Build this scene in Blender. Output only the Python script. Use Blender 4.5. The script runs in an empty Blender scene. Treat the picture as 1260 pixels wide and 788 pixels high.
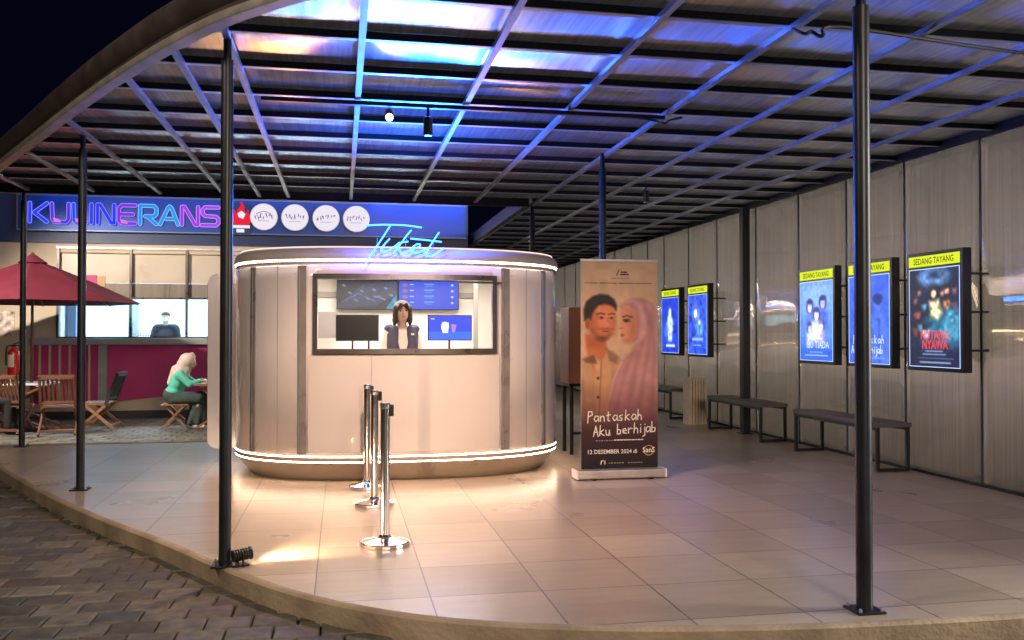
import bpy, bmesh, math, random
import numpy as np
from mathutils import Vector, Matrix
random.seed(7)
rng = np.random.default_rng(5)
PI = math.pi
S = bpy.context.scene
COL = S.collection

# ------------------------------------------------------------ camera, world, exposure
cam_d = bpy.data.cameras.new('camera'); cam = bpy.data.objects.new('camera', cam_d); COL.objects.link(cam)
S.camera = cam
cam.location = (0, 0, 1.4)
cam_d.sensor_width = 36; cam_d.lens = 36*1100/1260; cam_d.clip_start = .05; cam_d.clip_end = 500
cam.rotation_euler = (PI/2+math.atan(18/1100), 0, -math.atan(210/1100))
w = bpy.data.worlds.new('World'); S.world = w; w.use_nodes = True
bg = w.node_tree.nodes['Background']; bg.inputs[0].default_value = (.0008, .0012, .006, 1); bg.inputs[1].default_value = 1.0
S.view_settings.view_transform = 'Standard'; S.view_settings.look = 'None'
S.view_settings.exposure = 0.0; S.view_settings.gamma = 1
S.cycles.max_bounces = 8; S.cycles.sample_clamp_indirect = 40
S.cycles.caustics_reflective = False; S.cycles.caustics_refractive = False
S.cycles.use_denoising = True

def lamp(name, kind, loc, energy, color, target=None, size=None, size_y=None, spot=None, blend=.5, radius=None):
    d = bpy.data.lights.new(name, kind); d.energy = energy; d.color = color
    if kind == 'AREA':
        d.size = size or 1
        if size_y: d.shape = 'RECTANGLE'; d.size_y = size_y
    if kind == 'SPOT': d.spot_size = spot or 1; d.spot_blend = blend
    if radius is not None and kind in ('SPOT', 'POINT'): d.shadow_soft_size = radius
    o = bpy.data.objects.new(name, d); COL.objects.link(o); o.location = loc
    if target is not None:
        o.rotation_euler = (Vector(target)-Vector(loc)).to_track_quat('-Z', 'Y').to_euler()
    return o
# street lighting behind the camera
lamp('street_light', 'AREA', (2.5, -7, 4.6), 800, (1, .78, .60), (2.2, 8, 1.2), 2.2)
lamp('street_light', 'AREA', (-5, 2.0, 5.5), 190, (1, .80, .58), (-2.0, 5.5, 0), 1.0)
# unseen backlights added to brighten the translucent side wall and the roof sheets
lamp('wall_backlight', 'AREA', (8.6, 14, 2.4), 7600, (1, .94, .87), (5.8, 14, 1.8), 24, 3.6)
lamp('roof_backlight', 'AREA', (2.5, 11, 8.0), 330, (1, .92, .84), (2.5, 11, 0), 9, 16)
# kitchen and booth room lights
lamp('kitchen_light', 'AREA', (-2.6, 19.0, 2.82), 330, (.50, .80, 1), (-2.6, 19.0, 0), 5, 1.2)
lamp('booth_room_light', 'AREA', (.6, 9.7, 2.05), 66, (1, .90, .80), (.6, 9.7, 0), 1.9, 1.0)
# floor spotlight by the pole, track spot under the canopy
lamp('floor_spot', 'SPOT', (-.53, 5.72, .075), 230, (1, .62, .36), (2.4, 7.9, .02), spot=1.5, blend=.9, radius=.03)
lamp('track_spot', 'SPOT', (.36, 6.74, 2.98), 460, (1, .64, .42), (.7, 7.5, .0), spot=2.2, blend=.9, radius=.03)
# lamps added to boost the blue wash of the script sign on the booth
lamp('neon_wash', 'AREA', (.60, 8.44, 2.42), 300, (.01, .13, 1), (.6, 7.9, 3.4), .72, .22)
lamp('neon_glow', 'AREA', (.60, 8.36, 2.27), 16, (.0, .04, 1), (.6, 8.7, 2.19), .80, .12)
for ux in (-.50, 1.45): lamp('amber_roof_fill', 'AREA', (ux, 8.98, 2.292), 14, (1, .38, .09), (ux+.001, 8.98, 4), .62, .14)  # added amber lamps without fixtures, for warm patches on the roof sheet
lamp('neon_wash', 'AREA', (.86, 8.44, 2.46), 60, (.01, .12, 1), (4.2, 6.4, 3.3), .3, .2)
# LED washer on the food court sign; second added for blue behind neon
lamp('sign_washer', 'AREA', (-2.4, 16.75, 3.95), 9, (.0, .16, 1), (-2.4, 17.3, 3.5), 6.0, .06)
lamp('sign_washer', 'AREA', (1.35, 16.75, 3.95), 18, (.0, .12, 1), (1.35, 17.3, 3.5), 2.0, .06)
# unseen spot added to brighten the courtyard and its cream front
lamp('courtyard_fill', 'SPOT', (-6.6, 11.6, 4.5), 2700, (1, .86, .74), (-3.4, 16.4, .2), spot=1.12, blend=.5, radius=.25)

# ------------------------------------------------------------ materials
MATS = {}
def lin(c):
    return tuple(((x/255)/12.92 if x/255 <= .04045 else ((x/255+.055)/1.055)**2.4) for x in c)
def mat(name, color, rough=.5, metal=0, var=0, vscale=8, bump=0, bscale=60, coat=0, spec=.5, stretch=None, emit=None, estr=0, trans=0):
    if name in MATS: return MATS[name]
    m = bpy.data.materials.new(name); m.use_nodes = True; MATS[name] = m
    nt = m.node_tree; b = nt.nodes['Principled BSDF']
    b.inputs['Base Color'].default_value = (*color, 1); b.inputs['Roughness'].default_value = rough
    b.inputs['Metallic'].default_value = metal; b.inputs['Coat Weight'].default_value = coat
    b.inputs['Specular IOR Level'].default_value = spec
    b.inputs['Transmission Weight'].default_value = trans
    if emit: b.inputs['Emission Color'].default_value = (*emit, 1); b.inputs['Emission Strength'].default_value = estr
    if var or bump:
        tc = nt.nodes.new('ShaderNodeTexCoord'); mp = nt.nodes.new('ShaderNodeMapping')
        nt.links.new(tc.outputs['Object'], mp.inputs[0])
        if stretch: mp.inputs['Scale'].default_value = stretch
    if var:
        n = nt.nodes.new('ShaderNodeTexNoise'); n.inputs['Scale'].default_value = vscale; n.inputs['Detail'].default_value = 6
        nt.links.new(mp.outputs[0], n.inputs[0])
        mr = nt.nodes.new('ShaderNodeMapRange'); mr.inputs[1].default_value = .3; mr.inputs[2].default_value = .7
        mr.inputs[3].default_value = 1-var; mr.inputs[4].default_value = 1+var
        nt.links.new(n.outputs[0], mr.inputs[0])
        mx = nt.nodes.new('ShaderNodeVectorMath'); mx.operation = 'SCALE'; mx.inputs[0].default_value = color
        nt.links.new(mr.outputs[0], mx.inputs['Scale']); nt.links.new(mx.outputs[0], b.inputs['Base Color'])
        r2 = nt.nodes.new('ShaderNodeMapRange'); r2.inputs[3].default_value = max(0, rough-.1); r2.inputs[4].default_value = min(1, rough+.1)
        nt.links.new(n.outputs[0], r2.inputs[0]); nt.links.new(r2.outputs[0], b.inputs['Roughness'])
    if bump:
        n2 = nt.nodes.new('ShaderNodeTexNoise'); n2.inputs['Scale'].default_value = bscale; n2.inputs['Detail'].default_value = 4
        nt.links.new(mp.outputs[0], n2.inputs[0])
        bp = nt.nodes.new('ShaderNodeBump'); bp.inputs['Strength'].default_value = bump; bp.inputs['Distance'].default_value = .01
        nt.links.new(n2.outputs[0], bp.inputs['Height']); nt.links.new(bp.outputs[0], b.inputs['Normal'])
    return m
def emis(name, color, strength):
    if name in MATS: return MATS[name]
    m = bpy.data.materials.new(name); m.use_nodes = True; MATS[name] = m
    nt = m.node_tree; nt.nodes.clear()
    e = nt.nodes.new('ShaderNodeEmission'); e.inputs[0].default_value = (*color, 1); e.inputs[1].default_value = strength
    o = nt.nodes.new('ShaderNodeOutputMaterial'); nt.links.new(e.outputs[0], o.inputs[0]); return m
def vcol_mat(name, rough=.45, emission=0, coat=0, spec=.5):
    m = bpy.data.materials.new(name); m.use_nodes = True; nt = m.node_tree; b = nt.nodes['Principled BSDF']
    a = nt.nodes.new('ShaderNodeAttribute'); a.attribute_name = 'Col'
    b.inputs['Roughness'].default_value = rough; b.inputs['Coat Weight'].default_value = coat
    b.inputs['Specular IOR Level'].default_value = spec
    if emission:
        nt.links.new(a.outputs[0], b.inputs['Emission Color']); b.inputs['Emission Strength'].default_value = emission
        b.inputs['Base Color'].default_value = (.02, .02, .02, 1)
    else: nt.links.new(a.outputs[0], b.inputs['Base Color'])
    return m

M_pole = mat('pole_paint', (.018, .022, .028), .38, .4, var=.25, vscale=5)
M_dark = mat('dark_steel', (.012, .014, .018), .45, .5, var=.2, vscale=6)
M_galv = mat('galvanised_steel', (.50, .52, .55), .36, .75, var=.18, vscale=9)
M_ribm = mat('rib_aluminium', (.25, .28, .33), .42, .55, var=.2, vscale=7)
M_chrome = mat('polished_chrome', (.85, .82, .80), .16, 1, var=.05, vscale=20)
M_black = mat('black_plastic', (.012, .012, .013), .4)
M_white = mat('white_paint', (.72, .70, .68), .35, var=.04, vscale=3)
M_acryl = mat('booth_acrylic', (.70, .67, .70), .10, 0, var=.03, vscale=2.5, coat=.6, bump=.035, bscale=2.2)
M_front = mat('booth_front_panel', (.62, .58, .57), .22, 0, var=.03, vscale=2, coat=.3)
M_trim = mat('bronze_trim', (.30, .28, .27), .30, .25, var=.2, vscale=4)
M_frame = mat('window_bronze', (.16, .14, .13), .3, .7, var=.15, vscale=6)
M_led = emis('led_warm_white', (1, .70, .47), 44)
M_ledtop = emis('led_warm_white_top', (1, .74, .58), 42)
M_neon = emis('neon_blue', (.02, .13, 1), 15)
M_kerb = mat('kerb_concrete', (.33, .265, .19), .8, var=.38, vscale=2.6, bump=.7, bscale=30)
M_teak = mat('teak_wood', (.14, .055, .028), .5, var=.3, vscale=5, stretch=(1, 1, 8))
M_teak2 = mat('pale_teak_wood', (.26, .13, .06), .5, var=.3, vscale=5, stretch=(1, 1, 8))

def fluted_sheet(name, c0, c1, streak, tangent, rough, aniso, slow, sc, gl, tr, broad=None):
    """thin fluted sheet: reflections smear across the flutes and wander with the buckling of the sheet"""
    m = bpy.data.materials.new(name); m.use_nodes = True; nt = m.node_tree; nt.nodes.clear()
    N = nt.nodes.new; K = nt.links.new
    g = N('ShaderNodeNewGeometry')
    mp = N('ShaderNodeMapping'); mp.inputs['Scale'].default_value = streak; K(g.outputs['Position'], mp.inputs[0])
    n = N('ShaderNodeTexNoise'); n.inputs['Scale'].default_value = 1.6; n.inputs['Detail'].default_value = 7; K(mp.outputs[0], n.inputs[0])
    cr = N('ShaderNodeValToRGB'); cr.color_ramp.elements[0].position = .3; cr.color_ramp.elements[0].color = (*c0, 1)
    cr.color_ramp.elements[1].position = .72; cr.color_ramp.elements[1].color = (*c1, 1); K(n.outputs[0], cr.inputs[0])
    mp2 = N('ShaderNodeMapping'); mp2.inputs['Scale'].default_value = sc; K(g.outputs['Position'], mp2.inputs[0])
    n2 = N('ShaderNodeTexNoise'); n2.inputs['Scale'].default_value = 1; n2.inputs['Detail'].default_value = 2.0; n2.inputs['Distortion'].default_value = .4; K(mp2.outputs[0], n2.inputs[0])
    sb = N('ShaderNodeVectorMath'); sb.operation = 'SUBTRACT'; sb.inputs[1].default_value = (.5, .5, .5); K(n2.outputs['Color'], sb.inputs[0])
    sl = N('ShaderNodeVectorMath'); sl.operation = 'SCALE'; sl.inputs['Scale'].default_value = slow; K(sb.outputs[0], sl.inputs[0])
    ad = N('ShaderNodeVectorMath'); ad.operation = 'ADD'; K(g.outputs['Normal'], ad.inputs[0]); K(sl.outputs[0], ad.inputs[1])
    no = N('ShaderNodeVectorMath'); no.operation = 'NORMALIZE'; K(ad.outputs[0], no.inputs[0])
    tg = N('ShaderNodeCombineXYZ')
    for i in range(3): tg.inputs[i].default_value = tangent[i]
    gb = N('ShaderNodeBsdfAnisotropic'); gb.distribution = 'GGX'; gb.inputs['Roughness'].default_value = rough; gb.inputs['Anisotropy'].default_value = aniso
    K(cr.outputs[0], gb.inputs['Color']); K(no.outputs[0], gb.inputs['Normal']); K(tg.outputs[0], gb.inputs['Tangent'])
    if broad:
        g2 = N('ShaderNodeBsdfAnisotropic'); g2.distribution = 'GGX'; g2.inputs['Roughness'].default_value = broad[0]; g2.inputs['Anisotropy'].default_value = broad[1]
        K(cr.outputs[0], g2.inputs['Color']); K(no.outputs[0], g2.inputs['Normal']); K(tg.outputs[0], g2.inputs['Tangent'])
        m0 = N('ShaderNodeMixShader'); m0.inputs[0].default_value = broad[2]; K(gb.outputs[0], m0.inputs[1]); K(g2.outputs[0], m0.inputs[2]); gb = m0
    df = N('ShaderNodeBsdfDiffuse'); K(cr.outputs[0], df.inputs[0]); tl = N('ShaderNodeBsdfTranslucent'); K(cr.outputs[0], tl.inputs[0])
    m1 = N('ShaderNodeMixShader'); m1.inputs[0].default_value = tr; K(df.outputs[0], m1.inputs[1]); K(tl.outputs[0], m1.inputs[2])
    m2 = N('ShaderNodeMixShader'); m2.inputs[0].default_value = gl; K(m1.outputs[0], m2.inputs[1]); K(gb.outputs[0], m2.inputs[2])
    o = N('ShaderNodeOutputMaterial'); K(m2.outputs[0], o.inputs[0]); return m
M_wall = fluted_sheet('wavy_mirror_sheet', (.62,.58,.53), (.82,.78,.73), (1, 26, .5), (0,1,0), .165, -.90, .32, (1, .45, 2.1), .80, .72, (.222, -.95, .5))

M_roof = fluted_sheet('corrugated_polycarbonate', (.55,.55,.56), (.85,.85,.86), (22, 1, 1), (1,0,0), .22, -.75, .18, (1.2, .9, 1), .72, .8)
def floor_material():
    m = bpy.data.materials.new('stone_tiles'); m.use_nodes = True; nt = m.node_tree; b = nt.nodes['Principled BSDF']
    g = nt.nodes.new('ShaderNodeNewGeometry')
    mp = nt.nodes.new('ShaderNodeMapping'); mp.inputs['Location'].default_value = (-.472+6.1, -4.79+6.1, 0); nt.links.new(g.outputs['Position'], mp.inputs[0])
    br = nt.nodes.new('ShaderNodeTexBrick'); br.offset = 0; br.squash = 1
    br.inputs['Scale'].default_value = 1; br.inputs['Brick Width'].default_value = .61; br.inputs['Row Height'].default_value = .61
    br.inputs['Mortar Size'].default_value = .0048; br.inputs['Mortar Smooth'].default_value = .3
    br.inputs['Color1'].default_value = (.33, .268, .205, 1); br.inputs['Color2'].default_value = (.47, .39, .305, 1); br.inputs['Mortar'].default_value = (.10, .085, .07, 1)
    nt.links.new(mp.outputs[0], br.inputs[0])
    mp2 = nt.nodes.new('ShaderNodeMapping'); mp2.inputs['Scale'].default_value = (1.2, 6, 1); nt.links.new(g.outputs['Position'], mp2.inputs[0])
    n = nt.nodes.new('ShaderNodeTexNoise'); n.inputs['Scale'].default_value = 2.2; n.inputs['Detail'].default_value = 9; n.inputs['Roughness'].default_value = .65
    nt.links.new(mp2.outputs[0], n.inputs[0])
    n4 = nt.nodes.new('ShaderNodeTexNoise'); n4.inputs['Scale'].default_value = .9; n4.inputs['Detail'].default_value = 5; nt.links.new(g.outputs['Position'], n4.inputs[0])
    mr = nt.nodes.new('ShaderNodeMapRange'); mr.inputs[1].default_value = .3; mr.inputs[2].default_value = .7; mr.inputs[3].default_value = .88; mr.inputs[4].default_value = 1.08
    nt.links.new(n.outputs[0], mr.inputs[0])
    mr4 = nt.nodes.new('ShaderNodeMapRange'); mr4.inputs[1].default_value = .3; mr4.inputs[2].default_value = .7; mr4.inputs[3].default_value = .92; mr4.inputs[4].default_value = 1.06
    nt.links.new(n4.outputs[0], mr4.inputs[0])
    mu = nt.nodes.new('ShaderNodeMath'); mu.operation = 'MULTIPLY'; nt.links.new(mr.outputs[0], mu.inputs[0]); nt.links.new(mr4.outputs[0], mu.inputs[1])
    sc = nt.nodes.new('ShaderNodeVectorMath'); sc.operation = 'SCALE'; nt.links.new(br.outputs[0], sc.inputs[0]); nt.links.new(mu.outputs[0], sc.inputs['Scale'])
    nt.links.new(sc.outputs[0], b.inputs['Base Color'])
    r = nt.nodes.new('ShaderNodeMapRange'); r.inputs[1].default_value = .3; r.inputs[2].default_value = .7; r.inputs[3].default_value = .27; r.inputs[4].default_value = .31
    nt.links.new(n4.outputs[0], r.inputs[0]); nt.links.new(r.outputs[0], b.inputs['Roughness'])
    n5 = nt.nodes.new('ShaderNodeTexNoise'); n5.inputs['Scale'].default_value = 55; nt.links.new(g.outputs['Position'], n5.inputs[0])
    ad = nt.nodes.new('ShaderNodeMath'); ad.operation = 'MULTIPLY_ADD'; ad.inputs[1].default_value = -2.5
    nt.links.new(br.outputs['Fac'], ad.inputs[0]); nt.links.new(n5.outputs[0], ad.inputs[2])
    bp = nt.nodes.new('ShaderNodeBump'); bp.inputs['Strength'].default_value = .22; bp.inputs['Distance'].default_value = .004
    nt.links.new(ad.outputs[0], bp.inputs['Height']); nt.links.new(bp.outputs[0], b.inputs['Normal'])
    return m
M_floor = floor_material()

def paver_material():
    m = bpy.data.materials.new('concrete_pavers'); m.use_nodes = True; nt = m.node_tree; b = nt.nodes['Principled BSDF']
    a = nt.nodes.new('ShaderNodeAttribute'); a.attribute_name = 'Col'
    g = nt.nodes.new('ShaderNodeNewGeometry')
    n = nt.nodes.new('ShaderNodeTexNoise'); n.inputs['Scale'].default_value = 14; n.inputs['Detail'].default_value = 8; nt.links.new(g.outputs['Position'], n.inputs[0])
    mr = nt.nodes.new('ShaderNodeMapRange'); mr.inputs[1].default_value = .3; mr.inputs[2].default_value = .7; mr.inputs[3].default_value = .62; mr.inputs[4].default_value = 1.25
    nt.links.new(n.outputs[0], mr.inputs[0])
    sc = nt.nodes.new('ShaderNodeVectorMath'); sc.operation = 'SCALE'; nt.links.new(a.outputs[0], sc.inputs[0]); nt.links.new(mr.outputs[0], sc.inputs['Scale'])
    nt.links.new(sc.outputs[0], b.inputs['Base Color']); b.inputs['Roughness'].default_value = .62
    n5 = nt.nodes.new('ShaderNodeTexNoise'); n5.inputs['Scale'].default_value = 130; n5.inputs['Detail'].default_value = 4; nt.links.new(g.outputs['Position'], n5.inputs[0])
    bp = nt.nodes.new('ShaderNodeBump'); bp.inputs['Strength'].default_value = .6; bp.inputs['Distance'].default_value = .004
    nt.links.new(n5.outputs[0], bp.inputs['Height']); nt.links.new(bp.outputs[0], b.inputs['Normal'])
    return m
M_paver = paver_material()

def glass_material():
    m = bpy.data.materials.new('clear_glass'); m.use_nodes = True; nt = m.node_tree; nt.nodes.clear()
    t = nt.nodes.new('ShaderNodeBsdfTransparent'); gl = nt.nodes.new('ShaderNodeBsdfGlossy'); gl.inputs['Roughness'].default_value = .02
    fr = nt.nodes.new('ShaderNodeFresnel'); fr.inputs[0].default_value = 1.45
    mx = nt.nodes.new('ShaderNodeMixShader'); o = nt.nodes.new('ShaderNodeOutputMaterial')
    nt.links.new(fr.outputs[0], mx.inputs[0]); nt.links.new(t.outputs[0], mx.inputs[1]); nt.links.new(gl.outputs[0], mx.inputs[2]); nt.links.new(mx.outputs[0], o.inputs[0])
    return m
M_glass = glass_material()

# ------------------------------------------------------------ mesh helpers
class MB:
    def __init__(s): s.v = []; s.f = []
    def box(s, a, b):
        x0, y0, z0 = a; x1, y1, z1 = b; n = len(s.v)
        s.v += [(x0,y0,z0),(x1,y0,z0),(x1,y1,z0),(x0,y1,z0),(x0,y0,z1),(x1,y0,z1),(x1,y1,z1),(x0,y1,z1)]
        s.f += [tuple(n+i for i in q) for q in ((0,3,2,1),(4,5,6,7),(0,1,5,4),(1,2,6,5),(2,3,7,6),(3,0,4,7))]
        return s
    def quad(s, *p):
        n = len(s.v); s.v += [tuple(q) for q in p]; s.f.append(tuple(range(n, n+len(p)))); return s
    def bar(s, p, q, wd, dp=None, up=(0,0,1)):
        p = Vector(p); q = Vector(q); d = (q-p).normalized(); u = Vector(up)
        if abs(d.dot(u)) > .98: u = Vector((1,0,0))
        r = d.cross(u).normalized(); u = r.cross(d).normalized(); dp = dp or wd
        n = len(s.v)
        for e in (p, q):
            for a, b in ((-1,-1),(1,-1),(1,1),(-1,1)): s.v.append(tuple(e+r*a*wd/2+u*b*dp/2))
        s.f += [tuple(n+i for i in t) for t in ((0,1,2,3),(7,6,5,4),(0,4,5,1),(1,5,6,2),(2,6,7,3),(3,7,4,0))]
        return s
    def tube(s, pts, r, k=8, cap=True):
        pts = [Vector(p) for p in pts]; n = len(s.v); N = len(pts)
        rs = r if isinstance(r, (list, tuple)) else [r]*N
        d0 = (pts[1]-pts[0]).normalized(); u = Vector((0,0,1)) if abs(d0.z) < .95 else Vector((1,0,0))
        r0 = d0.cross(u).normalized()
        for i, p in enumerate(pts):
            d = (pts[min(i+1, N-1)]-pts[max(i-1, 0)]).normalized()
            r0 = (r0 - d*r0.dot(d)).normalized(); u0 = d.cross(r0)
            for j in range(k):
                a = 2*PI*j/k; s.v.append(tuple(p+(r0*math.cos(a)+u0*math.sin(a))*rs[i]))
        for i in range(N-1):
            for j in range(k):
                a = n+i*k+j; b = n+i*k+(j+1) % k; s.f.append((a, b, b+k, a+k))
        if cap: s.f.append(tuple(n+j for j in reversed(range(k)))); s.f.append(tuple(n+(N-1)*k+j for j in range(k)))
        return s
    def lathe(s, prof, c=(0,0,0), k=32):
        n = len(s.v)
        for r, z in prof:
            for j in range(k):
                a = 2*PI*j/k; s.v.append((c[0]+r*math.cos(a), c[1]+r*math.sin(a), c[2]+z))
        for i in range(len(prof)-1):
            for j in range(k):
                a = n+i*k+j; b = n+i*k+(j+1) % k; s.f.append((a, b, b+k, a+k))
        s.f.append(tuple(n+j for j in reversed(range(k)))); s.f.append(tuple(n+(len(prof)-1)*k+j for j in range(k)))
        return s
    def ribbon(s, pts, wd, fr, off=0):
        """flat stroke with round joints; fr maps (a,b,depth) to a 3-D point"""
        P = [Vector((p[0], p[1])) for p in pts]
        for i in range(len(P)-1):
            d = P[i+1]-P[i]
            if d.length < 1e-6: continue
            d.normalize(); nn = Vector((-d.y, d.x))*wd/2
            s.quad(*[fr(q.x, q.y, off) for q in (P[i]-nn, P[i+1]-nn, P[i+1]+nn, P[i]+nn)])
        for p in P:
            s.quad(*[fr(p.x+wd/2*math.cos(2*PI*j/10), p.y+wd/2*math.sin(2*PI*j/10), off) for j in range(10)])
            off += 2e-5
        return s
    def build(s, name, m, parent=None, smooth=False, bevel=0, loc=None):
        me = bpy.data.meshes.new(name); me.from_pydata(s.v, [], s.f); me.update()
        bm = bmesh.new(); bm.from_mesh(me); bmesh.ops.recalc_face_normals(bm, faces=bm.faces)
        if bevel:
            bmesh.ops.bevel(bm, geom=[e for e in bm.edges if e.is_manifold and e.calc_face_angle(0) > .6], offset=bevel, segments=2, affect='EDGES', profile=.6)
        bm.to_mesh(me); bm.free()
        return link(name, me, m, parent, smooth, loc)
def link(name, me, m, parent=None, smooth=False, loc=None):
    if m: me.materials.append(m)
    if smooth:
        me.polygons.foreach_set('use_smooth', [True]*len(me.polygons))
        try: me.set_sharp_from_angle(angle=.75)
        except Exception: pass
    o = bpy.data.objects.new(name, me); COL.objects.link(o)
    if parent: o.parent = parent
    if loc: o.location = loc
    return o
def tag(o, label=None, cat=None, group=None, kind=None):
    if label: o['label'] = label
    if cat: o['category'] = cat
    if group: o['group'] = group
    if kind: o['kind'] = kind
    return o
def thing(name, label, cat, loc=(0,0,0), rz=0, group=None):
    o = bpy.data.objects.new(name, None); COL.objects.link(o); o.location = loc; o.rotation_euler = (0,0,rz); o.empty_display_size = .1
    return tag(o, label, cat, group)
def copy_tree(o, parent=None):
    c = o.copy(); COL.objects.link(c); c.parent = parent
    for ch in list(o.children): copy_tree(ch, c)
    return c
def smooth_pts(pts, n=6):
    P = [Vector(p) for p in pts]; out = []
    for i in range(len(P)-1):
        a = P[max(i-1, 0)]; b = P[i]; c = P[i+1]; d = P[min(i+2, len(P)-1)]
        for k in range(n):
            t = k/n
            out.append(.5*((2*b)+(c-a)*t+(2*a-5*b+4*c-d)*t*t+(3*b-a-3*c+d)*t**3))
    out.append(P[-1]); return out
def text_mesh(body, size, fr, m, parent, name='lettering', wscale=1.0, bold=0, depth=0, align='CENTER'):
    """lettering as flat mesh; fr maps (a,b,depth) to 3-D, (0,0) at the baseline centre"""
    c = bpy.data.curves.new('t', 'FONT'); c.body = body; c.size = size; c.align_x = align; c.offset = bold; c.resolution_u = 2
    o = bpy.data.objects.new('t', c); COL.objects.link(o)
    dg = bpy.context.evaluated_depsgraph_get(); me = bpy.data.meshes.new_from_object(o.evaluated_get(dg))
    bpy.data.objects.remove(o); bpy.data.curves.remove(c)
    for v in me.vertices: v.co = Vector(fr(v.co.x*wscale, v.co.y, depth))
    me.materials.clear(); me.name = name
    return link(name, me, m, parent)

# body builder: capsules and ellipsoids fused by a voxel remesh into one continuous surface
def organic(name, prims, voxel, m, parent=None, smooth_it=4):
    bm = bmesh.new()
    def ball(c, r, rot=None):
        mt = Matrix.Translation(Vector(c))
        if rot is not None: mt = mt @ rot
        rr = r if isinstance(r, (tuple, list)) else (r, r, r)
        return bmesh.ops.create_icosphere(bm, subdivisions=3, radius=1, matrix=mt @ Matrix.Diagonal((*rr, 1)))['verts']
    for p in prims:
        if p[0] == 'c':
            _, a, b, ra, rb = p
            a = Vector(a); b = Vector(b); d = b-a; L = d.length; q = d.to_track_quat('Z', 'Y').to_matrix().to_4x4()
            vs = bmesh.ops.create_icosphere(bm, subdivisions=3, radius=1)['verts']
            for v in vs:
                z = v.co.z; t = (z+1)/2
                # stretch the ball into a capsule
                if z > 0: co = Vector((v.co.x*rb, v.co.y*rb, L+z*rb))
                else: co = Vector((v.co.x*ra, v.co.y*ra, z*ra))
                v.co = a+q.to_3x3() @ co
        elif p[0] == 'e':
            ball(p[1], p[2], Matrix.Rotation(p[3], 4, p[4]) if len(p) > 3 else None)
    me = bpy.data.meshes.new(name); bm.to_mesh(me); bm.free()
    o = bpy.data.objects.new('tmp', me); COL.objects.link(o)
    r = o.modifiers.new('r', 'REMESH'); r.mode = 'VOXEL'; r.voxel_size = voxel; r.use_smooth_shade = True
    s_ = o.modifiers.new('s', 'SMOOTH'); s_.iterations = smooth_it; s_.factor = .5
    dg = bpy.context.evaluated_depsgraph_get(); m2 = bpy.data.meshes.new_from_object(o.evaluated_get(dg))
    bpy.data.objects.remove(o); m2.name = name; m2.materials.clear()
    m2.polygons.foreach_set('use_smooth', [True]*len(m2.polygons))
    m2.materials.append(m)
    ob = bpy.data.objects.new(name, m2); COL.objects.link(ob)
    if parent: ob.parent = parent
    return ob

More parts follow.
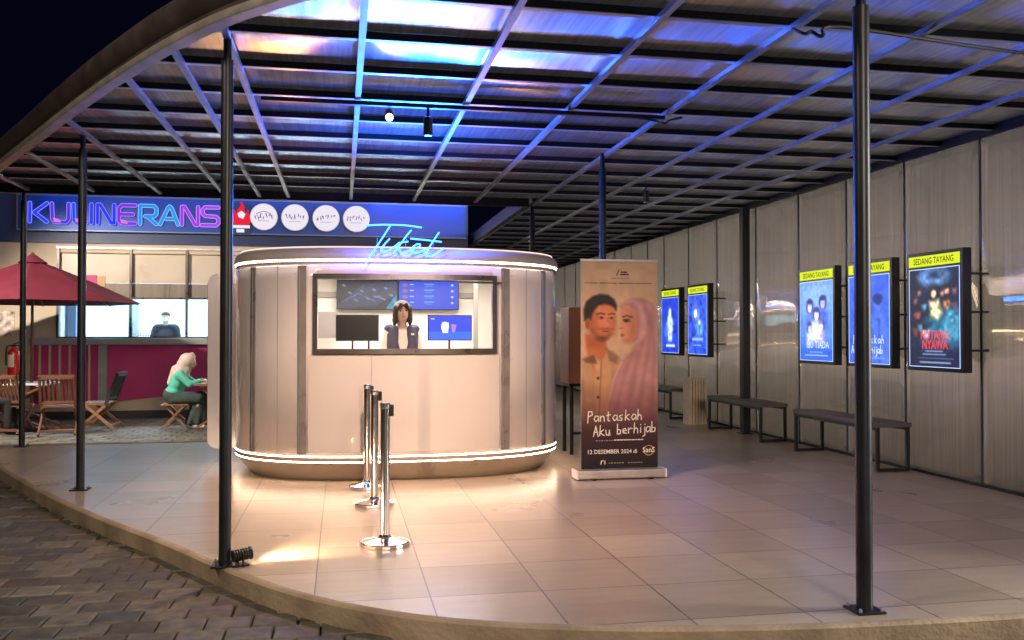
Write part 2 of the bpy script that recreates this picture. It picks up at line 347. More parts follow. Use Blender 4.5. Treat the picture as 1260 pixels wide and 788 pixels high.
# printed pictures: colours of a fine grid
class Paint:
    def __init__(s, W, H, base, res=1.0):
        s.W, s.H = W, H; s.nx = int(W*res)+1; s.ny = int(H*res)+1
        s.X, s.Y = np.meshgrid(np.linspace(0, W, s.nx), np.linspace(0, H, s.ny)); s.C = np.ones((s.ny, s.nx, 3))*np.array(base, float)
    def mix(s, m, c): m = np.clip(m, 0, 1)[..., None]; s.C = s.C*(1-m)+np.array(c, float)*m
    def ell(s, cx, cy, rx, ry, c, ang=0, soft=.8, a=1):
        dx = s.X-cx; dy = s.Y-cy; ca, sa = math.cos(ang), math.sin(ang); u = (dx*ca+dy*sa)/rx; v = (-dx*sa+dy*ca)/ry
        d = (np.sqrt(u*u+v*v)-1)*min(rx, ry); s.mix(a*(.5-d/soft/2), c)
    def poly(s, pts, c, soft=.8, a=1):
        inside = np.zeros(s.X.shape, bool); dist = np.full(s.X.shape, 1e9)
        for (x0, y0), (x1, y1) in zip(pts, pts[1:]+pts[:1]):
            cr = ((y0 > s.Y) != (y1 > s.Y)); xi = x0+(s.Y-y0)*(x1-x0)/((y1-y0) or 1e-9); inside ^= cr & (s.X < xi)
            dx, dy = x1-x0, y1-y0; t = np.clip(((s.X-x0)*dx+(s.Y-y0)*dy)/((dx*dx+dy*dy) or 1e-9), 0, 1)
            dist = np.minimum(dist, np.hypot(s.X-x0-t*dx, s.Y-y0-t*dy))
        d = np.where(inside, -dist, dist); s.mix(a*(.5-d/soft/2), c)
    def line(s, pts, wd, c, soft=.7, a=1):
        dist = np.full(s.X.shape, 1e9)
        for (x0, y0), (x1, y1) in zip(pts, pts[1:]):
            dx, dy = x1-x0, y1-y0; t = np.clip(((s.X-x0)*dx+(s.Y-y0)*dy)/((dx*dx+dy*dy) or 1e-9), 0, 1)
            dist = np.minimum(dist, np.hypot(s.X-x0-t*dx, s.Y-y0-t*dy))
        s.mix(a*(.5-(dist-wd/2)/soft/2), c)
    def grad(s, y0, y1, c, a0=0, a1=1):
        s.mix(a0+(a1-a0)*np.clip((s.Y-y0)/(y1-y0), 0, 1), c)
    def noise(s, amt, sc=6):
        g = rng.normal(0, 1, (int(s.H/sc)+3, int(s.W/sc)+3)); yi = s.Y/sc; xi = s.X/sc
        y0 = yi.astype(int); x0 = xi.astype(int); fy = yi-y0; fx = xi-x0
        n = g[y0, x0]*(1-fx)*(1-fy)+g[y0, x0+1]*fx*(1-fy)+g[y0+1, x0]*(1-fx)*fy+g[y0+1, x0+1]*fx*fy
        s.C = np.clip(s.C*(1+amt*n[..., None]), 0, 255)
    def build(s, name, fr, m, parent):
        """fr(u,v): u,v in 0..1, v down"""
        vs = [tuple(fr(x/s.W, y/s.H)) for x, y in zip(s.X.ravel(), s.Y.ravel())]
        nx, ny = s.nx, s.ny
        fs = [(j*nx+i, (j+1)*nx+i, (j+1)*nx+i+1, j*nx+i+1) for j in range(ny-1) for i in range(nx-1)]
        me = bpy.data.meshes.new(name); me.from_pydata(vs, [], fs); me.update()
        at = me.color_attributes.new('Col', 'FLOAT_COLOR', 'POINT')
        c = np.clip(s.C, 0, 255)/255; l = np.where(c <= .04045, c/12.92, ((c+.055)/1.055)**2.4)
        d = np.ones((nx*ny, 4)); d[:, :3] = l.reshape(-1, 3); at.data.foreach_set('color', d.ravel().astype(np.float32))
        return link(name, me, m, parent)

# ============================================================ SETTING
EDGE = [(-4.75,12.6),(-4.25,11.7),(-3.48,10.2),(-2.85,9.05),(-2.27,8.05),(-1.72,7.18),(-1.2,6.42),(-.72,5.66),(-.33,5.10),(.03,4.72),(.45,4.42),(.92,4.22),(1.45,4.08),(2.02,3.99),(2.65,3.94),(3.4,3.92),(5.2,3.92),(9.5,3.92)]
EDGE_S = [(p.x, p.y) for p in smooth_pts([(x, y, 0) for x, y in EDGE], 5)]
def offset(pts, d):
    out = []
    for i, p in enumerate(pts):
        a = Vector(pts[max(i-1, 0)]); b = Vector(pts[min(i+1, len(pts)-1)]); t = (b-a).normalized(); n = Vector((-t.y, t.x))
        out.append((p[0]+n.x*d, p[1]+n.y*d))
    return out
def prism(name, poly, z0, z1, m, parent=None):
    bm = bmesh.new(); vs = [bm.verts.new((x, y, z1)) for x, y in poly]; f = bm.faces.new(vs)
    r = bmesh.ops.extrude_face_region(bm, geom=[f]); bmesh.ops.translate(bm, verts=[v for v in r['geom'] if isinstance(v, bmesh.types.BMVert)], vec=(0,0,z0-z1))
    bmesh.ops.recalc_face_normals(bm, faces=bm.faces); bmesh.ops.triangulate(bm, faces=[f for f in bm.faces if len(f.verts) > 4])
    me = bpy.data.meshes.new(name); bm.to_mesh(me); bm.free(); return link(name, me, m, parent)
inner = offset(EDGE_S, .04)
inner = [p for p in inner if p[1] < 12.28]
plat = inner+[(9.5,28),(2.45,28),(2.45,12.28)]
tag(prism('platform', plat, -.118, 0, M_floor), kind='structure')
# kerb along the curved edge and along the back edge
kb = MB(); prof = [(0,-.14),(-.012,-.01),(0,0),(.010,.004),(.035,.004),(.04,-.003),(.04,-.14)]
path = [p for p in EDGE_S if p[1] < 12.45]
rings = [offset(path, d) for d, z in prof]
n0 = len(kb.v)
for i in range(len(path)):
    for k, (d, z) in enumerate(prof): kb.v.append((rings[k][i][0], rings[k][i][1], z))
K = len(prof)
for i in range(len(path)-1):
    for k in range(K-1): a = n0+i*K+k; kb.f.append((a, a+1, a+K+1, a+K))
kb.box((-4.62,12.28,-.14), (2.45,12.40,.005))
tag(kb.build('kerb', M_kerb, smooth=True), kind='structure')
# ground
gm = mat('ground_gravel', (.055, .05, .045), .9, var=.3, vscale=3, bump=.6, bscale=60)
g = MB().quad((-150,-120,-.175), (150,-120,-.175), (150,220,-.175), (-150,220,-.175)).build('ground', gm); tag(g, kind='structure')
# individual pavers
def inside_platform(x, y):
    if y > 12.3: return x > 2.4
    # left of / in front of the edge curve?
    for (x0, y0), (x1, y1) in zip(EDGE_S, EDGE_S[1:]):
        if x0 <= x < x1: return y > y0+(y1-y0)*(x-x0)/(x1-x0)
    return x > 5
pv = MB(); cols = []
def paver(x0, x1, y0, y1):
    tz = random.uniform(-.003, .003); z = -.12+tz; b = .008; n = len(pv.v)
    sx = random.uniform(-.0025, .0025); sy = random.uniform(-.0025, .0025)
    for (x, y, zz) in ((x0,y0,z-.05),(x1,y0,z-.05),(x1,y1,z-.05),(x0,y1,z-.05),(x0,y0,z-b),(x1,y0,z-b),(x1,y1,z-b),(x0,y1,z-b),(x0+b,y0+b,z+sx),(x1-b,y0+b,z-sx),(x1-b,y1-b,z+sy),(x0+b,y1-b,z-sy)):
        pv.v.append((x, y, zz))
    for q in ((0,1,5,4),(1,2,6,5),(2,3,7,6),(3,0,4,7),(4,5,9,8),(5,6,10,9),(6,7,11,10),(7,4,8,11),(8,9,10,11)): pv.f.append(tuple(n+i for i in q))
    k = random.uniform(.6, 1.3); w_ = random.uniform(-.012, .012)
    c = (.128*k+w_*.7, .116*k, .092*k-w_*.4, 1)
    cols.extend([c]*12)
y = 2.6; r = 0
while y < 17.3:
    big = y > 12.4
    x = -8.5 + (.12 if r % 2 else 0)
    xmax = 2.4 if big else 1.6
    while x < xmax:
        cx, cy = x+.12, y+.10
        if not inside_platform(cx, cy) or not inside_platform(cx-.1, cy-.08):
            if not (inside_platform(x, cy) and inside_platform(cx, cy)) or not inside_platform(cx, cy):
                if x > -8.5: paver(x+.005, x+.235, y+.005, y+.200)
        x += .24
    y += .205; r += 1
me = bpy.data.meshes.new('paving'); me.from_pydata(pv.v, [], pv.f); me.update()
at = me.color_attributes.new('Col', 'FLOAT_COLOR', 'POINT'); at.data.foreach_set('color', np.array(cols, np.float32).ravel())
tag(link('paving', me, M_paver), kind='structure')

# ============================================================ CANOPY
canopy = thing('canopy_roof', 'wide steel and corrugated polycarbonate canopy with a curved front corner over the forecourt', 'canopy roof')
ROOF_EDGE = [(-4.75,12.6),(-4.25,11.6),(-3.52,10.2),(-2.86,8.98),(-2.2,7.76),(-1.78,7.0),(-1.39,6.33),(-1.05,5.78),(-.70,5.28),(-.36,4.90),(0,4.58),(.45,4.27),(1.0,4.02),(1.6,3.88),(2.4,3.80),(3.4,3.77),(5.2,3.76),(9.5,3.76)]
RE = [(p.x, p.y) for p in smooth_pts([(x, y, 0) for x, y in ROOF_EDGE], 5) if p.y < 12.35]
RE_in = [(x, y) for x, y in offset(RE, .05)]
roof_poly = [p for p in RE_in if p[0] < 5.85]+[(5.85,3.82),(5.85,26.5),(2.56,26.5),(2.56,12.15),(-4.50,12.15)]
prism('roof_sheet', roof_poly, 3.296, 3.308, M_roof, canopy)
def edge_x(y):  # x of the canopy edge at depth y
    best = None
    for (x0, y0), (x1, y1) in zip(RE_in, RE_in[1:]):
        if min(y0, y1) <= y <= max(y0, y1) and y0 != y1: return x0+(x1-x0)*(y-y0)/(y1-y0)
    return None
def edge_y(x):
    for (x0, y0), (x1, y1) in zip(RE_in, RE_in[1:]):
        if x0 <= x <= x1: return y0+(y1-y0)*(x-x0)/(x1-x0)
    return 3.82
M_lit_under = mat('beam_lit_underside', (.42, .45, .50), .35, .7, var=.2, vscale=6)
y = 4.2
while y < 26.4:
    x0 = (edge_x(y) or 0)+.02 if y < 12.1 else 2.60
    if y < 4.6: x0 = max(x0, .6)
    b_ = MB().box((x0, y-.022, 3.246), (5.80, y+.022, 3.292)).build('beam', M_dark, canopy)
    MB().box((x0, y-.024, 3.241), (5.80, y+.019, 3.2455)).build('lit_underside', M_lit_under, b_)  # pale strip paints the light on the beam's underside
    y += .72 if y < 12 else .74
for x in (-3.86, -3.09, -2.29, -1.50, -1.06, -.69, .12, .96, 1.80, 2.63, 3.44, 4.25, 5.05):
    y1 = 26.4 if x > 2.6 else 12.12
    MB().box((x-.021, edge_y(x)+.02, 3.205), (x+.021, y1, 3.2395)).build('rib', M_ribm, canopy)
# rolled fascia gutter on the curved edge
M_fascia = mat('weathered_fascia', (.065, .05, .05), .5, .25, var=.35, vscale=4, bump=.3, bscale=12)
fs = MB(); prof = [(.05,3.17),(-.03,3.17),(-.035,3.19),(-.035,3.215),(-.02,3.22),(-.02,3.24),(-.05,3.26),(-.075,3.30),(-.08,3.35),(-.065,3.39),(-.04,3.41),(.02,3.42),(.05,3.41)]
rings = [offset(RE, d) for d, z in prof]; K = len(prof)
for i in range(len(RE)):
    for k, (d, z) in enumerate(prof): fs.v.append((rings[k][i][0], rings[k][i][1], z))
for i in range(len(RE)-1):
    for k in range(K): a = i*K+k; b = i*K+(k+1) % K; fs.f.append((a, b, b+K, a+K))
fs.build('fascia', M_fascia, canopy, smooth=True)
lp = MB(); prof = [(.052,3.165),(-.032,3.165),(-.038,3.172),(-.038,3.212),(-.036,3.216),(.052,3.216)]
rings = [offset(RE, d) for d, z in prof]; K = len(prof)
for i in range(len(RE)):
    for k, (d, z) in enumerate(prof): lp.v.append((rings[k][i][0], rings[k][i][1], z-.008))
for i in range(len(RE)-1):
    for k in range(K): a = i*K+k; b = i*K+(k+1) % K; lp.f.append((a, b, b+K, a+K))
lp.build('edge_trim', mat('edge_trim_paint', (.34, .32, .29), .45, .3, var=.25, vscale=6), canopy, smooth=True)
MB().box((-4.55,12.15,3.18), (2.56,12.20,3.36)).build('rear_fascia', M_dark, canopy)
MB().box((2.50,12.20,3.19), (2.56,26.5,3.37)).build('side_fascia', M_dark, canopy)
MB().box((5.76,3.97,3.201), (5.86,26.5,3.329)).build('wall_plate', M_dark, canopy)
# electrical track and hanging spots
tr = thing('lighting_track', 'black lighting track crossing the canopy above the ticket booth', 'lighting track')
MB().box((-.6, 6.93, 3.165), (2.6, 6.97, 3.195)).build('rail', M_black, tr)
MB().tube(smooth_pts([(2.3,6.95,3.18),(2.5,6.93,3.15),(2.56,6.85,3.11),(2.63,6.9,3.15),(2.75,6.95,3.19)], 5), .010, 6).build('cable', M_black, tr)
cb = MB().tube(smooth_pts([(2.56,4.75,3.17),(2.60,4.68,3.12),(2.66,4.72,3.15),(2.72,4.7,3.12),(2.85,4.72,3.19),(4,4.9,3.185),(5.7,5.1,3.18)], 6), .011, 6).build('power_cable', M_black)
tag(cb, 'black cable hanging under the canopy near the right front pole', 'cable')
def track_spot(x, y, z, lit, lab):
    t = thing('track_spotlight', lab, 'spotlight', (x, y, z))
    MB().tube([(0,0,.08),(0,0,0)], .012, 8).build('stem', M_black, t)
    MB().lathe([(.02,0),(.036,-.01),(.036,-.14),(.032,-.145)], k=16).build('housing', M_black, t, smooth=True)
    MB().lathe([(.001,-.149),(.028,-.149),(.028,-.146)], k=16).build('lens', emis('lamp_glow_amber', (1,.50,.22), 30) if lit else M_chrome, t)
    if lit:
        t.rotation_euler = (math.radians(-62), 0, math.radians(-3)); t.location.z += .02
track_spot(.36, 6.95, 3.10, True, 'lit warm track spotlight shining under the canopy')
track_spot(.66, 6.95, 3.10, False, 'unlit black track spotlight hanging right of the lit one')
track_spot(3.51, 10.0, 3.10, False, 'small unlit spotlight hanging under the canopy above the far benches')

# poles
def pole(x, y, r, lab, z1=3.24, stub=True):
    t = thing('support_pole', lab, 'pole', (x, y, 0), group='round steel poles carrying the canopy')
    MB().tube([(0,0,.012),(0,0,z1-.16)], r, 24).build('shaft', M_pole, t, smooth=True)
    MB().tube([(0,0,z1-.16),(0,0,z1)], r*.66, 20).build('pole_head', M_dark, t, smooth=True)
    bp_ = MB().box((-.075,-.075,0), (.075,.075,.012)).build('base_plate', M_dark, t, bevel=.002)
    for a in (-1, 1):
        for b in (-1, 1): MB().lathe([(.009,.0125),(.009,.028),(.005,.03)], (a*.058, b*.058, 0), 6).build('bolt', M_galv, bp_)
    return t
pole(-.69, 5.68, .037, 'dark round pole near the kerb with a floor spotlight at its foot')
pole(-2.31, 8.68, .036, 'dark round pole second from left, standing near the curved kerb')
pole(-3.92, 12.15, .036, 'thin dark pole at far left with a fire extinguisher hung on it')
pole(2.61, 4.14, .041, 'thick dark pole nearest to the viewer at the right front edge')
pole(2.60, 8.72, .036, 'dark round pole rising directly behind the roll-up banner')
pole(2.63, 12.25, .036, 'thin pole at the canopy inner corner behind the ticket booth')
wp = thing('wall_post', 'square black steel post against the mirror wall between the benches', 'post', (5.62, 11.83, 0))
MB().box((-.055,-.055,.01), (.055,.055,3.19)).build('shaft', M_black, wp, bevel=.003)
MB().box((-.09,-.09,0), (.09,.09,.011)).build('base_plate', M_dark, wp)

# ============================================================ MIRROR WALL
wall = thing('mirror_wall', 'long wall of tall wavy reflective sheets along the right side', 'wall', (5.8, 4, 0))
seams = [3.92, 5.02, 6.15, 7.28, 8.41, 9.51, 10.62, 11.83, 13.17, 14.34, 15.51, 16.4, 17.4, 18.5, 19.6, 20.7, 21.8, 22.9, 24.0, 25.2, 26.5]
for i, (a, b) in enumerate(zip(seams, seams[1:])):
    nn = 10; p = MB(); k = random.uniform(-.008, .008)
    for j in range(nn+1):
        t = j/nn; xx = math.sin(t*PI)*k
        p.v += [(xx, a-4+.004+(b-a-.008)*t, .03), (xx, a-4+.004+(b-a-.008)*t, 3.20)]
    for j in range(nn): p.f.append((2*j, 2*j+1, 2*j+3, 2*j+2))
    o = p.build('panel', M_wall, wall, smooth=True)
    s_ = o.modifiers.new('s', 'SOLIDIFY'); s_.thickness = .01; s_.offset = 0
    MB().box((-.014, b-4-.011, .02), (.008, b-4+.011, 3.20)).build('batten', M_black, wall)
MB().box((-.02,-.08,.0), (.02,22.5,.03)).build('base_channel', M_dark, wall)

# ============================================================ TICKET BOOTH
BC = (.62, 9.85); BA, BB_, BN = 1.70, 1.30, 2.6
def outline(ins=0, xs=None, n=72):
    a = BA-ins; b = BB_-ins; t = np.linspace(0, 2*PI, 6001)
    c, s_ = np.cos(t), np.sin(t)
    x = BC[0]+a*np.sign(c)*np.abs(c)**(2/BN); y = BC[1]+b*np.sign(s_)*np.abs(s_)**(2/BN)
    L = np.concatenate([[0], np.cumsum(np.hypot(np.diff(x), np.diff(y)))]); q = np.arange(n)/n*L[-1]   # even steps along the outline
    return list(zip(np.interp(q, L, x).tolist(), np.interp(q, L, y).tolist()))
def front_y(x, ins=0):
    return BC[1]-(BB_-ins)*(1-min(1, abs((x-BC[0])/(BA-ins)))**BN)**(1/BN)
booth = thing('ticket_booth', 'white rounded ticket booth with lit window and glowing light strips', 'ticket booth')
def ring_mesh(name, prof, m, parent=booth, cap_top=False, cap_bot=False, smooth=True, n=260):
    """prof = [(inset, z)...] swept round the outline"""
    b_ = MB(); K = len(prof)
    outs = [outline(d, n=n) for d, z in prof]
    for i in range(n):
        for k in range(K): b_.v.append((outs[k][i][0], outs[k][i][1], prof[k][1]))
    for i in range(n):
        j = (i+1) % n
        for k in range(K-1): b_.f.append((i*K+k, j*K+k, j*K+k+1, i*K+k+1))
    if cap_top: b_.f.append(tuple(i*K+K-1 for i in range(n)))
    if cap_bot: b_.f.append(tuple(i*K for i in range(n)))
    return b_.build(name, m, parent, smooth=smooth)
M_plinth = mat('booth_plinth', (.34, .28, .23), .3, 0, var=.06, vscale=3)
ring_mesh('plinth', [(.16,0),(.13,.03),(.07,.10),(.03,.16),(.01,.185)], M_plinth)
ring_mesh('lower_light_strip', [(.012,.190),(.002,.191),(.002,.198),(.012,.199)], M_led)
ring_mesh('skirting_band', [(.012,.201),(-.001,.202),(-.001,.240),(.012,.241)], M_plinth)
ring_mesh('upper_light_strip', [(.012,.243),(.001,.244),(.001,.250),(.012,.2525)], M_led)
# curved shell with the window cut out of the front
WX0, WX1, WZ0, WZ1 = -.235, 1.465, 1.255, 1.935
def shell():
    b_ = MB(); xs = []
    # closed outline: front columns placed by x, the rest by angle
    fx = sorted(set([WX0, WX1]+list(np.linspace(-.95, 2.19, 110))))
    pts = [(x, front_y(x)) for x in fx]
    full = outline(n=260)
    rest = [p for p in full if not (p[1] < BC[1] and -.95 < p[0] < 2.19)]
    ang = lambda p: math.atan2(p[1]-BC[1], p[0]-BC[0])
    allp = sorted(pts+rest, key=ang); N = len(allp); zs = [.253, WZ0, WZ1, 2.075]
    for p in allp:
        for z in zs: b_.v.append((p[0], p[1], z))
    for i in range(N):
        j = (i+1) % N
        mx_ = (allp[i][0]+allp[j][0])/2; my_ = (allp[i][1]+allp[j][1])/2
        for k in range(3):
            if k == 1 and WX0 < mx_ < WX1 and my_ < 9.4: continue
            b_.f.append((i*4+k, j*4+k, j*4+k+1, i*4+k+1))
    o = b_.build('shell', M_acryl, booth, smooth=True)
    s_ = o.modifiers.new('s', 'SOLIDIFY'); s_.thickness = .05; s_.offset = -1
    return o
shell()
def strip(name, x0, x1, z0, z1, m, out=.008, parent=booth):
    b_ = MB(); nn = max(6, int((x1-x0)/.03))
    for i in range(nn+1):
        x = x0+(x1-x0)*i/nn; y = front_y(x); a = (front_y(x+.005)-front_y(x-.005))/.01; nrm = Vector((a, -1)).normalized()
        if abs(x-BC[0]) > BA-.05: nrm = Vector((math.copysign(1, x-BC[0]), -.3)).normalized()
        for z in (z0, z1): b_.v.append((x+nrm.x*out, y+nrm.y*out, z))
        for z in (z0, z1): b_.v.append((x-nrm.x*.004, y-nrm.y*.004, z))
    for i in range(nn):
        a = i*4; b_.f += [(a, a+4, a+5, a+1), (a+2, a+3, a+7, a+6), (a, a+2, a+6, a+4), (a+1, a+5, a+7, a+3)]
    b_.f += [(0,1,3,2), (nn*4, nn*4+2, nn*4+3, nn*4+1)]
    return b_.build(name, m, parent, smooth=True)
for x0, x1 in ((-.865,-.815), (-.405,-.325), (1.545,1.63), (2.005,2.06)):
    tb = strip('trim_column', x0, x1, .27, 2.055, M_trim)
    strip('highlight_edge', x0+.012, x0+.022, .29, 2.03, M_galv, .012, tb)
for x0 in (-.60, 1.82): strip('panel_joint', x0, x0+.004, .27, 2.06, mat('joint_grey', (.28,.25,.24), .5), .0022)
for x0 in (-.79, -.43, 1.66, 1.98):
    for z0 in (.34, 1.16, 1.98): MB().lathe([(.006,0),(.006,.004),(.003,.005)], (0,0,0), 8).build('screw', M_galv, booth).matrix_local = Matrix.Translation((x0, front_y(x0)-.001, z0)) @ Matrix.Rotation(PI/2, 4, 'X')
# shallow frame lines of the front panel
strip('front_panel', -.30, 1.52, .29, WZ0-.05, M_front, .014)
strip('seam', .28, .284, .30, WZ0-.06, M_trim, .0155)
# window frame following the front
def curved_bar(b_, x0, x1, z0, z1, out, dep):
    nn = 20
    n = len(b_.v)
    for i in range(nn+1):
        x = x0+(x1-x0)*i/nn; y = front_y(x)
        b_.v += [(x, y-out, z0), (x, y-out, z1), (x, y-out+dep, z0), (x, y-out+dep, z1)]
    for i in range(nn):
        a = n+i*4; b_.f += [(a, a+4, a+5, a+1), (a+2, a+3, a+7, a+6), (a, a+2, a+6, a+4), (a+1, a+5, a+7, a+3)]
    b_.f += [(n, n+1, n+3, n+2), (n+nn*4, n+nn*4+2, n+nn*4+3, n+nn*4+1)]
win = MB()
curved_bar(win, WX0-.03, WX1+.03, WZ1-.01, WZ1+.04, .03, .09)
curved_bar(win, WX0-.03, WX1+.03, WZ0-.04, WZ0+.01, .03, .09)
curved_bar(win, WX0-.03, WX0+.012, WZ0-.04, WZ1+.04, .028, .085)
curved_bar(win, WX1-.012, WX1+.03, WZ0-.04, WZ1+.04, .028, .085)
wf = win.build('window', M_frame, booth)
p_ = MB(); nn = 20
for i in range(nn+1):
    x = WX0+(WX1-WX0)*i/nn; p_.v += [(x, front_y(x)+.02, WZ0), (x, front_y(x)+.02, WZ1)]
for i in range(nn): p_.f.append((2*i, 2*i+2, 2*i+3, 2*i+1))
p_.build('pane', M_glass, wf, smooth=True)
b_ = MB(); curved_bar(b_, 1.10, 1.545, 1.895, 1.915, .055, .02); b_.build('shutter_rail', M_frame, wf)
b_ = MB(); curved_bar(b_, WX0+.02, WX1+.05, 1.86, 1.874, .05, .012); 
# counter and room
M_room = mat('booth_room_paint', (.80, .76, .70), .6, var=.03, vscale=3)
lo_ = MB(); pp = [p for p in sorted(outline(.058, n=120), key=lambda p: math.atan2(p[1]-BC[1], p[0]-BC[0]) % (2*PI)) if p[1] > 8.75]
pp = sorted(pp, key=lambda p: (math.atan2(p[1]-BC[1], p[0]-BC[0])+PI/2) % (2*PI))
for q in pp: lo_.v += [(q[0], q[1], .26), (q[0], q[1], 2.06)]
for i in range(len(pp)-1): lo_.f.append((2*i, 2*i+2, 2*i+3, 2*i+1))
lo_.build('room_lining', M_room, booth, smooth=True)
MB().box((-.72, 10.66, .262), (1.95, 10.72, 2.055)).build('back_wall', M_room, booth)
prism('room_floor', outline(.06, n=48), .20, .26, mat('booth_floor', (.3,.28,.26), .5), booth)
prism('ceiling', outline(.055, n=48), 2.062, 2.073, M_room, booth)
MB().box((-.5, 8.82, 1.17), (1.72, 9.16, 1.205)).build('counter', M_white, booth, bevel=.004)
MB().box((-.35, 10.62, 1.84), (1.58, 10.66, 1.90)).build('wall_rail', mat('wall_rail_grey', (.35,.32,.30), .5), booth)
MB().box((1.50, 10.2, .3), (1.55, 10.25, 2.05)).build('conduit', mat('wall_rail_grey', (.35,.32,.30), .5), booth)
MB().box((-.26, 10.4, 1.36), (-.045, 10.42, 1.66)).build('notice_panel', mat('notice_grey', (.24,.21,.2), .5), booth)
# rim with light strip and domed top
ring_mesh('rim_light_strip', [(.012,2.100),(-.006,2.101),(-.006,2.109),(.012,2.1105)], M_ledtop)
ring_mesh('rim_soffit', [(.06,2.076),(-.002,2.077),(-.002,2.097),(.01,2.0975)], mat('soffit_grey', (.26,.23,.21), .5))
ring_mesh('crown_light_strip', [(.040,2.228),(.036,2.234),(.040,2.240),(.052,2.242)], emis('led_crown', (1, .74, .56), 1.3))
ring_mesh('rim', [(.012,2.113),(-.012,2.114),(-.02,2.13),(-.012,2.175),(.02,2.215),(.07,2.235),(.30,2.262),(.7,2.275),(1.15,2.28)], mat('rim_laminate', (.50,.45,.42), .35, var=.04, vscale=3), cap_top=True)
# door leaf standing open at the left end
dm = bmesh.new(); rr = .10; pts = []
x0, x1, z0, z1 = -1.42, -1.02, .17, 2.05
for cx, cz, a0 in ((x0+rr, z0+rr, PI), (x1-.02, z0+.02, 1.5*PI), (x1-.02, z1-.02, 0), (x0+rr, z1-rr, .5*PI)):
    r_ = rr if cx < -1.2 else .02
    for k in range(7): a = a0+k*PI/12; pts.append((cx+r_*math.cos(a), cz+r_*math.sin(a)))
vs = [dm.verts.new((x, 10.12, z)) for x, z in pts]; f = dm.faces.new(vs)
r = bmesh.ops.extrude_face_region(dm, geom=[f]); bmesh.ops.translate(dm, verts=[v for v in r['geom'] if isinstance(v, bmesh.types.BMVert)], vec=(0,.05,0))
bmesh.ops.recalc_face_normals(dm, faces=dm.faces); me = bpy.data.meshes.new('door_leaf'); dm.to_mesh(me); dm.free()
door = link('door_leaf', me, M_acryl, booth)
MB().tube([(x, 10.175, z) for x, z in pts[21:]+pts[:7]], .012, 6).build('gasket', M_black, door)

# ---- script sign "Tiket"
tk = thing('neon_sign', 'blue neon handwriting reading Tiket on top of the ticket booth rim', 'neon sign')
def tp(cx, cz): return (.22+(cx/8.4-30)*.00785+.235-.0, 8.505, 2.42-((260+cz/8.4)-280)*.0078)
# crop pixel 240 corresponds to x=.22
def tp(cx, cz): return (.22+(cx-252)*.000935, 8.42, 2.42-(cz-168)*.000925)
strokes = {'letter_t_bar': [(240,174),(370,162),(500,158),(660,162),(810,180)], 'letter_t_stem': [(495,168),(460,225),(420,290),(375,360),(330,430),(290,490),(250,542)],
 'letter_i': [(490,300),(445,350),(412,395),(408,420),(430,434),(480,415),(530,385),(590,335)], 'letter_k_stem': [(705,208),(655,270),(610,335),(565,395),(530,452)],
 'letter_k_arm': [(675,325),(625,332),(580,352),(570,372),(590,420),(620,445),(655,435),(710,400)],
 'letter_e': [(700,408),(755,388),(792,368),(790,350),(760,352),(722,380),(706,412),(725,438),(765,440),(810,420),(860,390)],
 'letter_t_small': [(985,225),(930,310),(880,390),(850,440),(858,464),(890,470),(950,448),(1035,385)], 'crossbar': [(695,295),(850,306),(1010,322)]}
for k, pts in strokes.items():
    MB().tube(smooth_pts([tp(*p) for p in pts], 6), .0066, 8).build('neon_tube', M_neon, tk, smooth=True)
for x in (.33, .60, .86): MB().bar((x, 8.425, 2.30), (x, 8.60, 2.23), .006).build('mounting_rod', M_galv, tk)

# ---- inside the booth
def screen(name, lab, x0, x1, z0, z1, y, paint, em=1.2, depth=.035, legs=(), cat='screen'):
    t = thing(name, lab, cat, ((x0+x1)/2, y, z0))
    ox = (x0+x1)/2
    MB().box((x0-ox-.01, 0, -.01), (x1-ox+.01, depth, z1-z0+.01)).build('casing', M_black, t, bevel=.003)
    if paint is not None:
        paint.build('display', lambda u, v: (x0-ox+(x1-x0)*u, -.003, (z1-z0)*(1-v)), vcol_mat('screen_'+name, emission=em), t)
    else:
        MB().quad((x0-ox,-.003,0), (x1-ox,-.003,0), (x1-ox,-.003,z1-z0), (x0-ox,-.003,z1-z0)).build('display', mat('dark_screen', (.008,.009,.01), .25), t)
    for lx in legs: MB().bar((lx-ox, depth/2, -.01), (lx-ox, depth/2, -(z0-1.205)), .02).build('leg', M_black, t)
    return t
p = Paint(140, 66, (22, 28, 48), .8); p.poly([(0,60),(60,8),(140,0),(140,30),(90,58),(0,66)], (52,62,96)); p.poly([(112,66),(140,30),(140,66)], (30,150,200))
for i in range(9): p.ell(15+i*14, 12+(i*17) % 38, 5, 2.4, (120,135,180), .4)
p.line([(10,50),(50,30),(90,50)], 1.5, (110,130,190)); p.line([(86,36),(112,44)], 4, (120,120,170)); p.noise(.12, 5)
screen('menu_screen', 'dark wall screen with a night picture inside the booth, left of two', -.045, .64, 1.70, 2.03, 10.55, p, .9)
p = Paint(140, 66, (10, 60, 200), .8)
for yy in (6, 20, 34, 48):
    p.ell(14, yy+3, 7, 5, (120,90,150)); p.line([(26,yy+2),(34,yy+2)], 2, (190,210,255)); p.line([(60,yy+1),(82,yy+1)], 1.8, (120,190,255)); p.line([(62,yy+6),(78,yy+6)], 1.4, (80,150,240)); p.ell(126, yy+3, 3, 2.4, (190,210,255))
screen('menu_screen', 'blue wall screen listing showtimes inside the booth, right of two', .665, 1.36, 1.70, 2.03, 10.55, p, 1.3)
screen('counter_monitor', 'switched off black monitor on the booth counter left of the clerk', -.045, .36, 1.345, 1.59, 9.05, None, legs=(.11, .27), cat='monitor')
